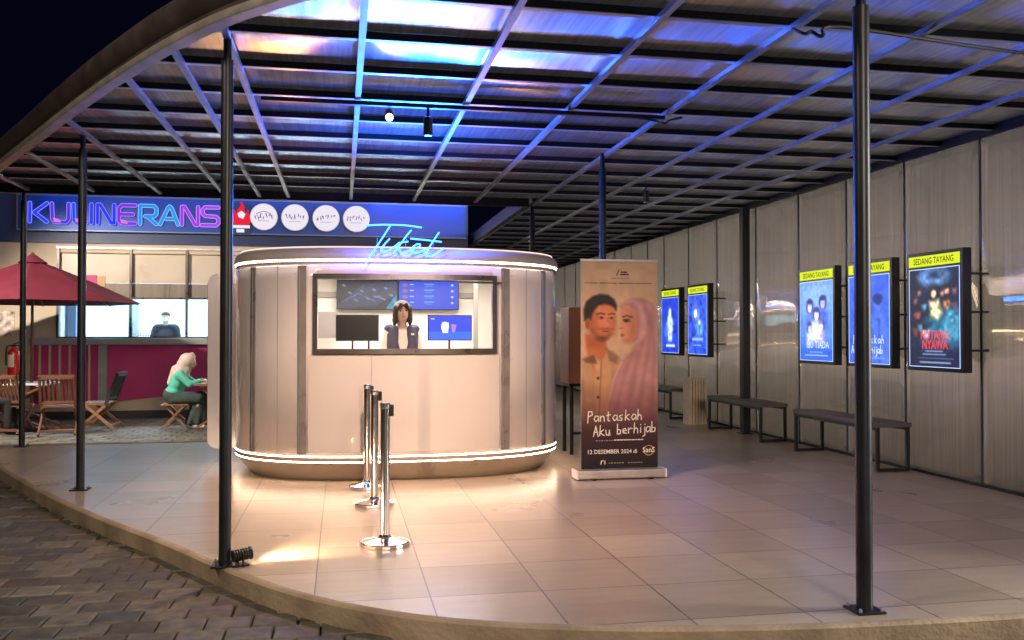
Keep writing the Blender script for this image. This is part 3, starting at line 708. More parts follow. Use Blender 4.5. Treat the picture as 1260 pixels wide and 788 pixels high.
p = Paint(110, 64, (8, 55, 210), .8); p.grad(42, 44, (20,100,230), 0, .8); p.ell(42,30,10,14,(225,225,240)); p.poly([(34,18),(52,18),(50,46),(36,46)], (235,235,245)); p.poly([(58,22),(72,24),(68,44),(60,44)], (150,120,170)); p.line([(6,8),(14,8)], 2, (230,240,255))
screen('customer_monitor', 'bright blue monitor on the booth counter right of the clerk', .87, 1.30, 1.35, 1.59, 9.05, p, 1.6, legs=(1.08,), cat='monitor')

# ---- people
M_skin = mat('skin_light', (.55, .34, .25), .5, var=.05, vscale=10)
M_hair = mat('dark_hair', (.045, .024, .016), .6, var=.2, vscale=30)
M_eye = mat('eye_dark', (.02, .015, .012), .3)
M_lip = mat('lip', (.42, .13, .11), .45)
def hand_prims(w_, d, up, s=1.0, curl=.4):
    """palm and five separate fingers; w_ wrist, d pointing direction, up = back of the hand"""
    w_ = Vector(w_); d = Vector(d).normalized(); up = Vector(up); side = d.cross(up).normalized(); up = side.cross(d).normalized(); out = []
    for k in range(4):
        b0 = w_+side*((k-1.5)*.019*s); b1 = w_+d*.075*s+side*((k-1.5)*.021*s); out.append(('c', b0, b1, .013*s, .011*s))
        L = (.062, .072, .068, .052)[k]*s; m1 = b1+(d-up*curl*.4)*L*.5; m2 = m1+(d*.7-up*curl)*L*.5
        out += [('c', b1, m1, .0095*s, .0085*s), ('c', m1, m2, .0085*s, .007*s)]
    t0 = w_+d*.02*s-side*.028*s; t1 = t0+(d*.6-side*.7-up*.2).normalized()*.035*s; t2 = t1+(d*.9-side*.2-up*.2).normalized()*.03*s
    out += [('c', t0, t1, .012*s, .010*s), ('c', t1, t2, .010*s, .008*s)]
    return out
# ticket clerk
ck = thing('person', 'ticket clerk with dark bob hair and navy sleeveless vest standing behind the booth counter', 'person', (.622, 9.36, .262), .10)
z = -.262
head = [('e', (0,0,1.635+z), (.072,.088,.105)), ('e', (0,-.03,1.585+z), (.052,.055,.055)), ('c', (0,-.088,1.645+z), (0,-.097,1.615+z), .010, .013), ('e', (.073,0,1.63+z), (.012,.02,.03)), ('e', (-.073,0,1.63+z), (.012,.02,.03))]
body = head+[('c', (0,.01,1.56+z), (0,.015,1.44+z), .046, .055), ('c', (-.12,.02,1.42+z), (.12,.02,1.42+z), .062, .062), ('e', (0,.02,1.28+z), (.135,.09,.16)), ('e', (0,.02,1.08+z), (.12,.085,.16)), ('e', (0,.02,.92+z), (.15,.105,.13))]
for s_ in (-1, 1):
    body += [('c', (s_*.155,.02,1.42+z), (s_*.185,0,1.17+z), .043, .034), ('c', (s_*.185,0,1.17+z), (s_*.15,-.19,1.215+z), .033, .024)]
    body += hand_prims((s_*.15,-.19,1.225+z), (-s_*.35,-1,-.1), (0,0,1), 1, .3)
    body += [('c', (s_*.08,.02,.9+z), (s_*.09,.01,.6+z), .085, .06), ('c', (s_*.09,.01,.6+z), (s_*.09,.03,.33+z), .055, .038), ('c', (s_*.09,.04,.30+z), (s_*.10,-.10,.292+z), .036, .028)]
organic('body', body, .010, M_skin, ck)
M_shirt = mat('white_blouse', (.72, .62, .56), .7, var=.05, vscale=12)
sh = [('c', (-.12,.02,1.42+z), (.12,.02,1.42+z), .068, .068), ('e', (0,.02,1.27+z), (.142,.098,.18)), ('e', (0,.02,1.08+z), (.13,.095,.17)), ('c', (0,.02,1.47+z), (0,.02,1.43+z), .056, .07)]
for s_ in (-1, 1): sh += [('c', (s_*.15,.02,1.425+z), (s_*.187,0,1.17+z), .052, .044), ('c', (s_*.187,0,1.17+z), (s_*.158,-.15,1.21+z), .042, .034)]
organic('blouse', sh, .011, M_shirt, ck)
M_vest = mat('navy_vest', (.045, .042, .085), .65, var=.1, vscale=20)
def vest_half(s_):
    return [('c', (s_*.085,-.03,1.455+z), (s_*.10,-.055,1.30+z), .045, .055), ('c', (s_*.10,-.055,1.30+z), (s_*.055,-.06,1.10+z), .055, .07), ('c', (s_*.13,.02,1.45+z), (s_*.125,.02,1.2+z), .062, .07), ('c', (s_*.08,.07,1.42+z), (s_*.08,.07,1.1+z), .07, .075)]
vt = organic('vest', vest_half(-1)+vest_half(1), .011, M_vest, ck)
MB().box((.075,-.118,1.395+z), (.105,-.112,1.415+z)).build('badge', M_white, ck)
hair = [('e', (0,.022,1.672+z), (.092,.098,.088)), ('e', (0,.05,1.60+z), (.088,.07,.11))]
for s_ in (-1, 1): hair += [('c', (s_*.070,-.035,1.685+z), (s_*.082,-.02,1.54+z), .030, .026), ('c', (s_*.03,-.078,1.715+z), (s_*.058,-.078,1.665+z), .022, .014), ('c', (s_*.082,.0,1.55+z), (s_*.08,-.01,1.49+z), .026, .014)]
organic('hair', hair, .008, M_hair, ck)
for s_ in (-1, 1):
    MB().lathe([(.002,-.004),(.012,0),(.002,.004)], (0,0,0), 10).build('eye', M_eye, ck).matrix_local = Matrix.Translation((s_*.030,-.082,1.648+z)) @ Matrix.Rotation(PI/2, 4, 'X') @ Matrix.Diagonal((1,.6,1,1))
    MB().tube([(s_*.018,-.087,1.668+z), (s_*.044,-.080,1.668+z)], .003, 6).build('eyebrow', M_hair, ck)
MB().tube([(-.018,-.085,1.586+z), (0,-.091,1.587+z), (.018,-.085,1.586+z)], [.003,.006,.003], 8).build('mouth', M_lip, ck)

# ============================================================ STANCHIONS
def stanchion(x, y, lab, rz=0):
    t = thing('queue_stanchion', lab, 'stanchion', (x, y, 0), rz, 'chrome queue stanchions in front of the booth')
    MB().lathe([(.163,0),(.166,.004),(.166,.022),(.160,.027),(.05,.050),(.040,.058),(.034,.070)], k=22).build('base', M_chrome, t)
    MB().tube([(0,0,.055),(0,0,.905)], .031, 28).build('post', M_chrome, t, smooth=True)
    MB().lathe([(.033,.905),(.035,.908),(.035,.940),(.030,.945),(.001,.946)], k=24).build('cap', M_chrome, t, smooth=True)
    MB().box((.028,-.020,.855), (.056,.020,.932)).build('belt_cassette', M_black, t, bevel=.004)
    return t
stanchion(.29, 6.04, 'chrome queue stanchion nearest to the viewer')
stanchion(.272, 7.45, 'middle chrome stanchion of the row of three', .3)
stanchion(.235, 8.30, 'chrome stanchion farthest back, standing close to the booth', .1)

# ============================================================ ROLL-UP BANNER
bn = thing('rollup_banner', 'tall roll-up film banner with a man and a woman in a mauve headscarf', 'banner', (2.67, 8.40, 0))
P = Paint(95, 262, (200, 168, 140), 2.2)
P.grad(0, 60, (186, 158, 134), .8, 0); P.ell(48, 60, 40, 60, (222,186,150), soft=30, a=.5)
# jacket, shirt, neck
P.poly([(0,124),(10,117),(24,116),(40,113),(50,124),(58,150),(60,262),(0,262)], (178,140,108), 1.5)
P.poly([(5,92),(30,98),(33,112),(26,128),(20,150),(10,124),(6,112)], (188,108,72), 2); P.poly([(8,98),(28,102),(22,110),(9,108)], (150,78,52), 4, .6)
P.poly([(17,122),(27,128),(31,118),(37,122),(34,262),(19,262)], (196,150,112), 2); P.line([(25,128),(23,180),(22,262)], 1, (124,90,66), 1.2)
P.poly([(2,124),(16,118),(20,130),(6,129)], (112,84,70), 1.2, .9); P.poly([(31,110),(46,121),(44,130),(35,126)], (140,108,86), 1.5, .9)
P.line([(2,150),(6,200),(5,250)], 2, (140,106,82), 3, .7); P.line([(44,134),(48,170),(44,230)], 3, (204,164,128), 3, .5)
for yy in (148,172,196): P.ell(21,yy,1.5,1.7,(52,36,30))
# man
P.ell(8,79,3,6.5,(184,98,66)); P.ell(8.6,80,1.6,4,(140,66,44), soft=1.5, a=.7)
P.poly([(10.5,66),(11,82),(13,92),(19,98.5),(27,101),(34,98.5),(40,90),(43,76),(43,60),(30,50),(14,56)], (212,124,86), 1.2)
P.ell(31,70,11,13,(232,150,110), soft=8, a=.55); P.ell(13.5,80,4,14,(160,84,58), soft=6, a=.75); P.ell(41.5,84,2.5,9,(176,96,66), soft=4, a=.6)
P.poly([(11.5,84),(13,92),(19,99),(27,101.6),(34,99),(39,92),(36,91),(31,94),(24,94),(19,91),(15,86)], (120,70,52), 3.2, .62); P.ell(25,98.5,5,2.4,(66,40,32), soft=2.5, a=.7)
P.ell(30,86,5.6,.9,(104,58,44), soft=1.5, a=.75); P.ell(30.5,89.2,4.4,1.5,(184,84,72), soft=1.2); P.line([(27,89),(34,89)], .5, (110,48,40), .8)
P.line([(33,73),(35.4,81),(32.6,83)], 1.0, (176,94,66), 1.6, .8); P.ell(33.6,80,2,2,(240,168,130), soft=2, a=.5)
P.line([(19.6,67.6),(24,66),(29,67.4)], 1.5, (56,36,30), 1.0, .9); P.line([(34,67.8),(38,66.4),(41.6,67.2)], 1.4, (56,36,30), 1.0, .9)
P.ell(25,71.8,3.2,1.2,(150,86,66), soft=1.5, a=.8); P.ell(25.4,71.9,1.6,1.2,(36,24,24)); P.ell(37.4,72,2.7,1.1,(150,86,66), soft=1.5, a=.8); P.ell(37.8,72.1,1.4,1.1,(36,24,24))
P.poly([(4,76),(3.2,62),(6.5,51.5),(14,45),(24,41.8),(34,43),(41,48.5),(44.4,56),(43.8,63),(41,59),(36.5,56),(30,54.5),(22,56),(17,61.5),(14,67),(12,75),(9.5,72)], (34,27,26), 1.8)
for k in range(9): P.line([(8+k*3.6,60-k*1.2),(13+k*3.6,46+abs(k-4)*.6)], 1.0, (72,60,56), 1.2, .35)
# woman in profile
P.poly([(49,58),(54,51),(64,46.8),(76,46.5),(88,52),(95,64),(95,262),(36,262),(31,205),(34,170),(42,140),(50,126),(66,113),(67,103),(60,98)], (184,132,136), 1.6)
P.poly([(50,57),(49,63),(49.6,70),(49.2,74),(46.8,83.2),(47.4,85.6),(49.8,86.8),(49.6,90),(48.8,92),(50,94),(49.4,96.4),(51.2,98),(51.4,101),(55,103.4),(61,102.6),(67.5,97),(70,82),(68.5,64),(60,56)], (216,150,118), 1.0)
P.ell(64,86,6,14,(184,114,88), soft=5, a=.75); P.ell(56,84,4,5,(232,160,130), soft=4, a=.6); P.ell(58,101,6,3,(176,110,88), soft=3, a=.6)
P.line([(52.4,70.8),(57,69),(63,71)], 1.5, (64,42,38), 1.0, .9); P.ell(56.6,75.6,3.4,1.5,(58,36,34), soft=1.2); P.ell(55.8,75.5,1.3,1.2,(24,18,20)); P.line([(53,74),(60,73.8)], .8, (40,26,26), .8)
P.ell(51.4,93.8,2.3,1.8,(180,76,74), soft=1.0); P.line([(48,85.6),(51.6,84.6)], .8, (160,92,72), 1.0)
P.poly([(49.4,58.6),(55,53),(64,52),(71,60),(73.6,78),(70.4,98),(66,104),(73,104),(80,92),(82,70),(76,54),(62,47.6),(52,53)], (204,156,158), 2.2)
for a_, b_, c_ in (((80,56),(87,84),(82,130)), ((66,112),(50,160),(40,214)), ((88,66),(92,120),(88,206)), ((70,116),(60,180),(56,240)), ((80,130),(72,200),(74,250)), ((76,104),(70,140),(64,170))):
    P.line([a_, b_, c_], 2.2, (150,100,108), 4.5, .6); P.line([(a_[0]+4,a_[1]), (b_[0]+4,b_[1]), (c_[0]+4,c_[1])], 2, (214,168,168), 4.5, .45)
P.line([(50,128),(41,148),(33,180),(30,206)], 1.2, (226,182,174), 1.6, .8)
P.grad(150, 215, (58,22,30), 0, .82); P.grad(196, 262, (16,10,16), 0, .97)
P.noise(.03, 7); P.line([(47,0),(47,110)], 2, (225,196,170), 2, .25)
P.line([(20,28),(88,28)], 1, (120,92,76), .8, .0)
bz0, bz1 = .095, 2.12; bx0, bx1 = -.385, .395
P.build('printed_sheet', lambda u, v: (bx0+(bx1-bx0)*u, .0+.006*math.sin(u*PI), bz1+(bz0-bz1)*v), vcol_mat('banner_print', .42), bn)
MB().box((bx0+.001,.008,bz0), (bx1-.001,.011,bz1)).build('sheet_back', M_white, bn)
fr = lambda a, b, d: (bx0+a*.00821, -.004-d, bz1-b*.00773)
ink = mat('ink_white', (.85, .83, .8), .6); ink_d = mat('ink_dark', (.05,.04,.04), .6); ink_o = mat('ink_orange', (.75,.42,.18), .6); ink_g = mat('ink_grey', (.40,.34,.30), .6)
GL = {'P': [[(0,-.1),(.08,.95)],[(.06,.95),(.38,.95),(.42,.62),(.05,.48)]], 'a': [[(.4,.5),(.15,.52),(0,.25),(.15,0),(.38,.2),(.4,.5),(.44,0)]], 'n': [[(0,.5),(.02,0)],[(.02,.3),(.2,.5),(.34,.4),(.36,0)]],
 't': [[(.17,.85),(.13,.05),(.3,0)],[(0,.52),(.36,.58)]], 's': [[(.3,.52),(.05,.42),(.08,.27),(.28,.2),(.24,0),(0,.03)]], 'k': [[(.07,.95),(0,0)],[(.36,.55),(.03,.3),(.4,0)]],
 'h': [[(.06,.95),(0,0)],[(.02,.3),(.2,.5),(.34,.35),(.35,0)]], 'A': [[(0,-.05),(.22,.92),(.42,-.05)],[(.05,.32),(.38,.36)]], 'u': [[(0,.5),(.05,.05),(.25,0),(.34,.5),(.38,0)]],
 'b': [[(.05,.95),(.03,0),(.3,.03),(.35,.35),(.05,.45)]], 'e': [[(.0,.25),(.34,.3),(.25,.5),(.04,.42),(.04,.1),(.35,.04)]], 'r': [[(0,.5),(.03,0)],[(.02,.3),(.2,.5),(.36,.44)]],
 'i': [[(.1,.5),(.1,0)],[(.1,.72),(.11,.77)]], 'j': [[(.2,.5),(.2,-.25),(0,-.38)],[(.2,.72),(.21,.77)]]}
def hand_text(word, x, y, size, wd, fr, m, parent, adv=.62, slope=0, name='handwriting'):
    b_ = MB(); d = 0
    for c in word:
        if c == ' ': x += size*.45; continue
        for st in GL[c]:
            b_.ribbon([(x+px*size, y-slope*x-py*size) for px, py in st], wd, fr, d); d += 2e-4
        x += adv*size*(.55 if c in 'ij' else 1)
    return b_.build(name, m, parent)
hand_text('Pantaskah', 8, 203, 13.5, 1.25, fr, ink, bn, adv=.57, slope=.03)
hand_text('Aku', 15, 221, 13.5, 1.25, fr, ink, bn, adv=.56, slope=.03)
hand_text('berhijab', 44, 221, 13.5, 1.25, fr, ink, bn, adv=.52, slope=.05)
def bt(s, x, y, size, m=ink, ws=1.0, bold=0): return text_mesh(s, size*.00773*1.35, lambda a, b, d: (bx0+x*.00821+a, -.0045, bz1-y*.00773+b), m, bn, wscale=ws, bold=bold)
bt('12 DESEMBER 2024 di', 38, 243, 5.4, ink, .98, .0006); bt('SanS', 83.5, 242.5, 7.0, ink, .95, .001)
b_ = MB(); b_.ribbon([(83.5+6.2*math.cos(a/14*2*PI), 240+6.2*math.sin(a/14*2*PI)) for a in range(15)], .8, fr, .0006); b_.build('logo_ring', ink_o, bn)
b_ = MB(); d = 0
def dashes(b_, x0, x1, y, wd, ll=2.2):
    x = x0
    while x < x1: l = random.uniform(.5, 1)*ll; b_.ribbon([(x, y), (x+l, y)], wd, fr, 0); x += l+1.6
dashes(b_, 18, 40, 226.6, .9); dashes(b_, 58, 74, 255, 1.0); dashes(b_, 34, 52, 255, 1.0)
b_.build('fine_print', ink_g, bn)
b_ = MB(); dashes(b_, 41, 75, 226.2, 1.5, 3); b_.ribbon([(24,256),(25,252),(27,252)], 1.2, fr); b_.ribbon([(29,252),(29,256)], 1.2, fr); b_.build('fine_print', ink, bn)
b_ = MB()
for a, b in ((5,20), (23,42), (47,64), (67,85)): dashes(b_, a, b, 28, .9, 2)
dashes(b_, 50, 57, 14, 1.6, 3); dashes(b_, 49, 57, 17, 1.6, 3); dashes(b_, 38, 58, 22, .6, 2); b_.ribbon([(44,18),(47,11)], 1.0, fr); b_.build('fine_print', ink_d, bn)
b_ = MB(); b_.ribbon([(40+2.4*math.cos(a/10*2*PI), 11+2.4*math.sin(a/10*2*PI)) for a in range(9)], .9, fr); b_.build('logo_mark', ink_o, bn)
cs = MB().box((-.44,-.10,.012), (.45,.10,.092)).build('base_cassette', mat('brushed_aluminium', (.62,.58,.54), .35, .7, var=.08, vscale=12), bn, bevel=.012)
for s_ in (-.447, .444): MB().box((s_-.006,-.105,.010), (s_+.010,.105,.096)).build('end_cap', M_white, cs, bevel=.006)
ft = MB(); ft.box((-.3,-.12,0), (-.26,.12,.011)); ft.box((.27,-.12,0), (.31,.12,.011)); ft.build('foot', M_black, cs)
MB().box((bx0-.004,-.01,bz1-.004), (bx1+.004,.018,bz1+.016)).build('top_rail', M_galv, bn)
MB().tube([(0,.05,.09),(0,.03,bz1)], .010, 10).build('support_rod', M_galv, bn)

# brown display box on black stand
bxs = thing('display_cabinet', 'orange brown wooden board box on black stand behind the banner', 'display box', (3.0, 10.3, 0))
MB().box((-.40,-.20,.83), (.40,.20,1.72)).build('box', mat('brown_board', (.42,.20,.09), .5, var=.12, vscale=3, stretch=(1,1,.3)), bxs, bevel=.006)
st = MB()
for x in (-.36, .36):
    for yy in (-.17, .17): MB().bar((x, yy, .0), (x, yy, .83), .04).build('leg', M_black, bxs)
MB().box((-.39,-.19,.795), (.39,.19,.829)).build('top_frame', M_black, bxs); MB().bar((-.34,-.17,.25), (.34,-.17,.25), .03).build('stretcher', M_black, bxs)

# ============================================================ BENCHES, BIN
M_seat = mat('bench_slab', (.10,.095,.09), .55, var=.25, vscale=5)
def bench(xc, y0, y1, lab):
    t = thing('bench', lab, 'bench', (xc, (y0+y1)/2, 0), group='black slab benches along the mirror wall'); L = (y1-y0)/2; W = .19
    MB().box((-W,-L,.455), (W,L,.50)).build('seat', M_seat, t, bevel=.004)
    for s_ in (-1, 1):
        yy = s_*(L-.05)
        for x in (-W+.02, W-.02): MB().bar((x, yy, .0), (x, yy, .454), .034).build('leg', M_black, t)
        MB().bar((-W+.037, yy, .018), (W-.037, yy, .018), .034).build('foot_bar', M_black, t)
    MB().bar((-W+.02,-L+.07,.436), (-W+.02,L-.07,.436), .034).build('rail', M_black, t); MB().bar((W-.02,-L+.07,.436), (W-.02,L-.07,.436), .034).build('rail', M_black, t)
bench(5.54, 8.22, 9.98, 'black bench nearest to the viewer, under the two right lightbox posters')
bench(5.54, 10.80, 12.55, 'black bench in the middle, in front of the square wall post')
bench(5.54, 14.05, 15.8, 'black bench farthest back, partly hidden behind the banner')
bi = thing('slatted_bin', 'pale bin clad in upright wooden slats between two benches', 'bin', (5.46, 13.28, 0))
MB().box((-.10,-.12,.02), (.10,.12,.68)).build('bucket', M_dark, bi)
sl = MB()
for k in range(6): 
    x = -.115+k*.046; sl.box((x-.016,-.142,.0), (x+.016,-.122,.73)); sl.box((x-.016,.122,.0), (x+.016,.142,.73))
for k in range(6):
    yy = -.115+k*.046; sl.box((-.142,yy-.016,.0), (-.122,yy+.016,.73)); sl.box((.122,yy-.016,.0), (.142,yy+.016,.73))
sl.build('slat_cladding', mat('pale_slats', (.58,.50,.38), .55, var=.2, vscale=4), bi)

# ============================================================ LIGHTBOX POSTERS
M_yel = emis('header_yellow', (.80, .92, .03), 1.0); M_hdr = mat('header_ink', (.05,.09,.02), .6)
M_wline = emis('poster_edge_light', (.45,.62,1), 1.6)
def lightbox(y0, y1, lab, paint, em, texts):
    """front faces -x at x = 5.47"""
    t = thing('poster_lightbox', lab, 'lightbox', (5.51, (y0+y1)/2, 1.055), group='film poster lightboxes on the mirror wall')
    L = (y1-y0)/2; H = 1.13
    MB().box((-.045,-L,0), (.045,L,H)).build('housing', mat('housing_black', (.008,.009,.016), .3, .2), t, bevel=.004)
    MB().box((-.050,-L+.035,H-.135), (-.0455,L-.035,H-.035)).build('header_panel', M_yel, t)
    text_mesh('SEDANG TAYANG', .082, lambda a, b, d: (-.0525, -a, H-.113+b), M_hdr, t, wscale=.86, bold=.001)
    # text mirrored so it reads from the walkway (-x side), y decreases to the right
    px = lambda u, v: (-.0475, L-.045-(2*L-.09)*u, H-.165-(H-.165-.045)*v)
    paint.build('poster', px, vcol_mat('poster_print', emission=em), t)
    e = MB(); x = -.0485
    for a, b, c, d in ((-L+.035,-L+.042,.038,H-.158), (L-.042,L-.035,.038,H-.158)): e.box((x-.0015,a,c), (x,b,d))
    e.box((x-.0015,-L+.042,H-.165), (x,L-.042,H-.158)); e.box((x-.0015,-L+.042,.038), (x,L-.042,.044)); e.build('edge_light', M_wline, t)
    for z in (.2, .55, .9):
        for yy in (-L+.08, L-.08): MB().bar((.045,yy,z), (.275,yy,z), .022).build('bracket', M_black, t)
    for (s, u, v, size, m, ws) in texts:
        text_mesh(s, size, lambda a, b, d, u=u, v=v: (-.0505, L-.045-(2*L-.09)*u-a, H-.165-(H-.21)*v+b), m, t, wscale=ws, bold=.0015)
    return t, px, L, H
E_red = emis('title_red', (1,.05,.03), 1.3); E_wht = emis('title_white', (.75,.85,1), 1.1); E_red2 = emis('title_pink', (.9,.08,.35), .9)
# 1 nearest: group of figures in teal and brown, red title
p = Paint(66, 96, (14, 26, 52), 1.6)
p.ell(33,8,20,9,(84,120,170), soft=3); p.ell(33,6,9,4,(30,50,90), soft=2); p.poly([(12,96),(20,52),(30,42),(40,44),(50,50),(66,40),(66,96)], (20,80,110), 4)
p.ell(56,58,12,20,(52,128,160), soft=4); p.ell(33,24,4,5,(206,168,140)); p.ell(33,22,6,8,(26,22,28), soft=2, a=.6); p.ell(33,25,3.2,4,(214,176,150)); p.poly([(27,32),(40,30),(44,44),(38,50),(29,48)], (214,196,150), 3)
for (x, y, r, c) in ((50,22,3.4,(200,140,110)),(50,34,5,(150,100,60)),(8,30,3,(150,90,70)),(14,22,3,(170,110,90)),(60,22,3,(120,80,80)),(10,44,5,(120,60,50)),(8,60,5,(90,50,50)),(20,36,4,(60,110,130)),(60,36,4,(70,60,80)),(22,62,5,(150,190,200)),(14,56,4,(70,120,150)),(44,24,2.6,(180,120,90))):
    p.ell(x, y, r*.9, r*1.25, c, soft=1.5); p.ell(x-1, y-r, r, r*.6, (20,18,26), soft=1.5)
p.grad(66, 84, (12,18,46), 0, .9); p.noise(.22, 3); p.line([(14,92),(54,92)], 1.3, (190,210,240), .8, .8); p.line([(18,84),(48,84)], 1, (170,190,230), .8, .8); p.line([(22,81),(44,81)], 1, (170,190,230), .8, .8); p.line([(10,88),(58,88)], .8, (90,110,160), .8, .8)
lightbox(7.10, 7.90, 'nearest lightbox poster, crowd of figures with the red title HUTANG NYAWA', p, 1.7, [('HUTANG', .52, .72, .120, E_red, .82), ('NYAWA', .52, .82, .120, E_red, .82)])
# 2 behind the pole
p = Paint(66, 96, (44, 84, 205), 1.6)
p.ell(48,30,7,9,(70,100,190)); p.ell(48,26,7.4,6,(20,36,110), soft=1.5); p.poly([(36,96),(38,56),(44,42),(56,42),(64,58),(66,96)], (62,98,205), 2); p.line([(50,48),(49,96)], 1, (34,60,160), 1.5)
p.ell(18,28,9,12,(28,44,130), soft=3); p.ell(18,30,5,7,(110,110,190)); p.poly([(4,96),(8,50),(18,42),(28,50),(32,96)], (60,60,170), 3); p.line([(12,50),(14,72)], 4, (180,40,110), 3, .7); p.noise(.1, 4); p.line([(8,90),(58,90)], 1, (150,180,255), .8, .7)
t2, px2, L2, H2 = lightbox(8.15, 8.96, 'second lightbox poster from the right, blue, half hidden by the front pole', p, 1.7, [])
fr2 = lambda a, b, d: (-.0505-d*.2, L2-.045-(2*L2-.09)*a/66, H2-.165-(H2-.21)*b/96)
hand_text('Pantaskah', 7, 74, 9, 1.0, fr2, E_wht, t2, .66); hand_text('Aku berhijab', 4, 85, 9, 1.0, fr2, E_wht, t2, .54)
# 3 family in pale blue
p = Paint(66, 96, (72, 118, 205), 1.6); p.ell(33,20,34,24,(120,160,225), soft=14)
for (x, y, r, sk, hr, cl) in ((20,30,6,(190,180,225),(34,44,110),(80,110,200)), (47,26,6,(170,160,210),(24,34,100),(60,90,190)), (34,40,6,(215,200,230),(40,50,120),(200,205,240)), (44,54,4.5,(200,185,220),(40,46,110),(150,120,190)), (20,56,4.5,(195,190,230),(50,60,130),(190,200,240))):
    p.ell(x, y, r*1.25, r*1.5, hr, soft=2); p.poly([(x-r*1.8,y+r*5),(x-r*1.4,y+r*1.8),(x,y+r*1.2),(x+r*1.4,y+r*1.8),(x+r*1.8,y+r*5)], cl, 3); p.ell(x, y+1, r*.8, r*1.1, sk); p.ell(x, y-r*.9, r, r*.5, hr, soft=1.5)
p.poly([(24,50),(44,50),(48,76),(20,76)], (210,214,240), 5, .8); p.grad(66, 86, (30,80,200), 0, .85); p.noise(.08, 3); p.line([(10,90),(56,90)], 1.3, (190,215,255), .8, .8); p.line([(20,86),(46,86)], 1, (150,190,250), .8, .8); p.line([(16,71),(24,67),(30,71),(36,68),(44,70)], 1.6, (225,235,255), .8)
lightbox(9.22, 10.02, 'pale blue family lightbox poster, left neighbour of the one hidden by the pole', p, 1.7, [('IBU TIADA', .55, .845, .115, E_wht, .92)])
# 4, 5 far posters
p = Paint(66, 96, (34, 66, 190), 1.3); p.ell(28,30,12,16,(90,120,210), soft=4); p.ell(40,54,14,14,(70,120,210), soft=4); p.ell(26,30,5,7,(190,190,230)); p.ell(40,44,4,6,(180,180,225)); p.noise(.28, 5); p.line([(16,72),(50,72)], 4, (170,200,255), 2, .8); p.line([(20,82),(46,82)], 2, (140,170,250), 1, .8)
lightbox(12.76, 13.58, 'blue crowded lightbox poster just above and left of the slatted bin', p, 1.8, [])
p = Paint(66, 96, (24, 52, 180), 1.3); p.poly([(33,14),(46,46),(40,76),(24,76),(20,46)], (170,190,235), 4); p.ell(33,26,4,6,(210,210,240)); p.poly([(8,60),(22,40),(22,80)], (60,110,210), 4); p.noise(.18, 5); p.line([(18,84),(50,84)], 5, (200,215,255), 1.5, .8)
lightbox(13.93, 14.78, 'blue lightbox poster with a pale standing figure, farthest back beside the banner', p, 1.8, [])

# floor spotlight at the pole foot
fl = thing('floor_spotlight', 'small black floor spotlight at the foot of the pole, shining right', 'spotlight', (-.585, 5.66, 0), .45)
MB().box((-.05,-.035,0), (.03,.035,.010)).build('bracket', M_black, fl)
ar = MB(); ar.bar((-.012,-.046,.0), (-.012,-.046,.085), .018, .006); ar.bar((-.012,.046,.0), (-.012,.046,.085), .018, .006); ar.build('yoke', M_black, fl)
hs = MB()
for k in range(6): hs.lathe([(.030,-.006),(.036,-.004),(.036,.004),(.030,.006)], (0,0,-.05+k*.016), 16)
hs.lathe([(.026,-.055),(.028,.0),(.034,.045),(.040,.05),(.040,.058),(.034,.058)], (0,0,0), 16)
h = hs.build('housing', M_black, fl); h.location = (-.005,0,.066); h.rotation_euler = (0, PI/2-.05, 0)
l = MB().lathe([(.001,.0),(.032,.0),(.032,.003)], (0,0,.055), 16).build('lens', emis('lamp_glow', (1,.72,.42), 160), fl); l.location = (-.005,0,.066); l.rotation_euler = (0, PI/2-.05, 0)
MB().tube(smooth_pts([(-.06,.02,.03),(-.09,.01,.02),(-.12,-.02,.012),(-.16,-.01,.010)], 5), .006, 6).build('cable', M_black, fl)

# fire extinguisher on the far left pole
ex = thing('fire_extinguisher', 'red fire extinguisher with white label hanging on the thin far left pole', 'fire extinguisher', (-3.985, 12.04, .90))
MB().lathe([(.02,0),(.062,.004),(.068,.02),(.068,.27),(.060,.30),(.035,.325),(.022,.335),(.022,.35)], k=20).build('cylinder', mat('extinguisher_red', (.55,.015,.012), .25, coat=.5), ex, smooth=True)
lb = MB()
for k in range(7):
    a = -PI/2-.75+k*.19; lb.v += [(.0695*math.cos(a), .0695*math.sin(a), .10), (.0695*math.cos(a), .0695*math.sin(a), .25)]
for k in range(6): lb.f.append((2*k, 2*k+2, 2*k+3, 2*k+1))
lb.build('paper_label', mat('label_paper', (.7,.66,.55), .6, var=.2, vscale=60), ex)
vv = MB(); vv.box((-.02,-.02,.35), (.02,.02,.375)); vv.bar((-.01,0,.38), (.08,0,.41), .014); vv.bar((-.01,0,.372), (.075,0,.365), .012); vv.build('valve_handle', M_black, ex)
MB().tube(smooth_pts([(-.02,0,.365),(-.07,-.01,.35),(-.085,-.01,.25),(-.08,-.02,.12)], 5), .010, 8).build('hose', M_black, ex, smooth=True)

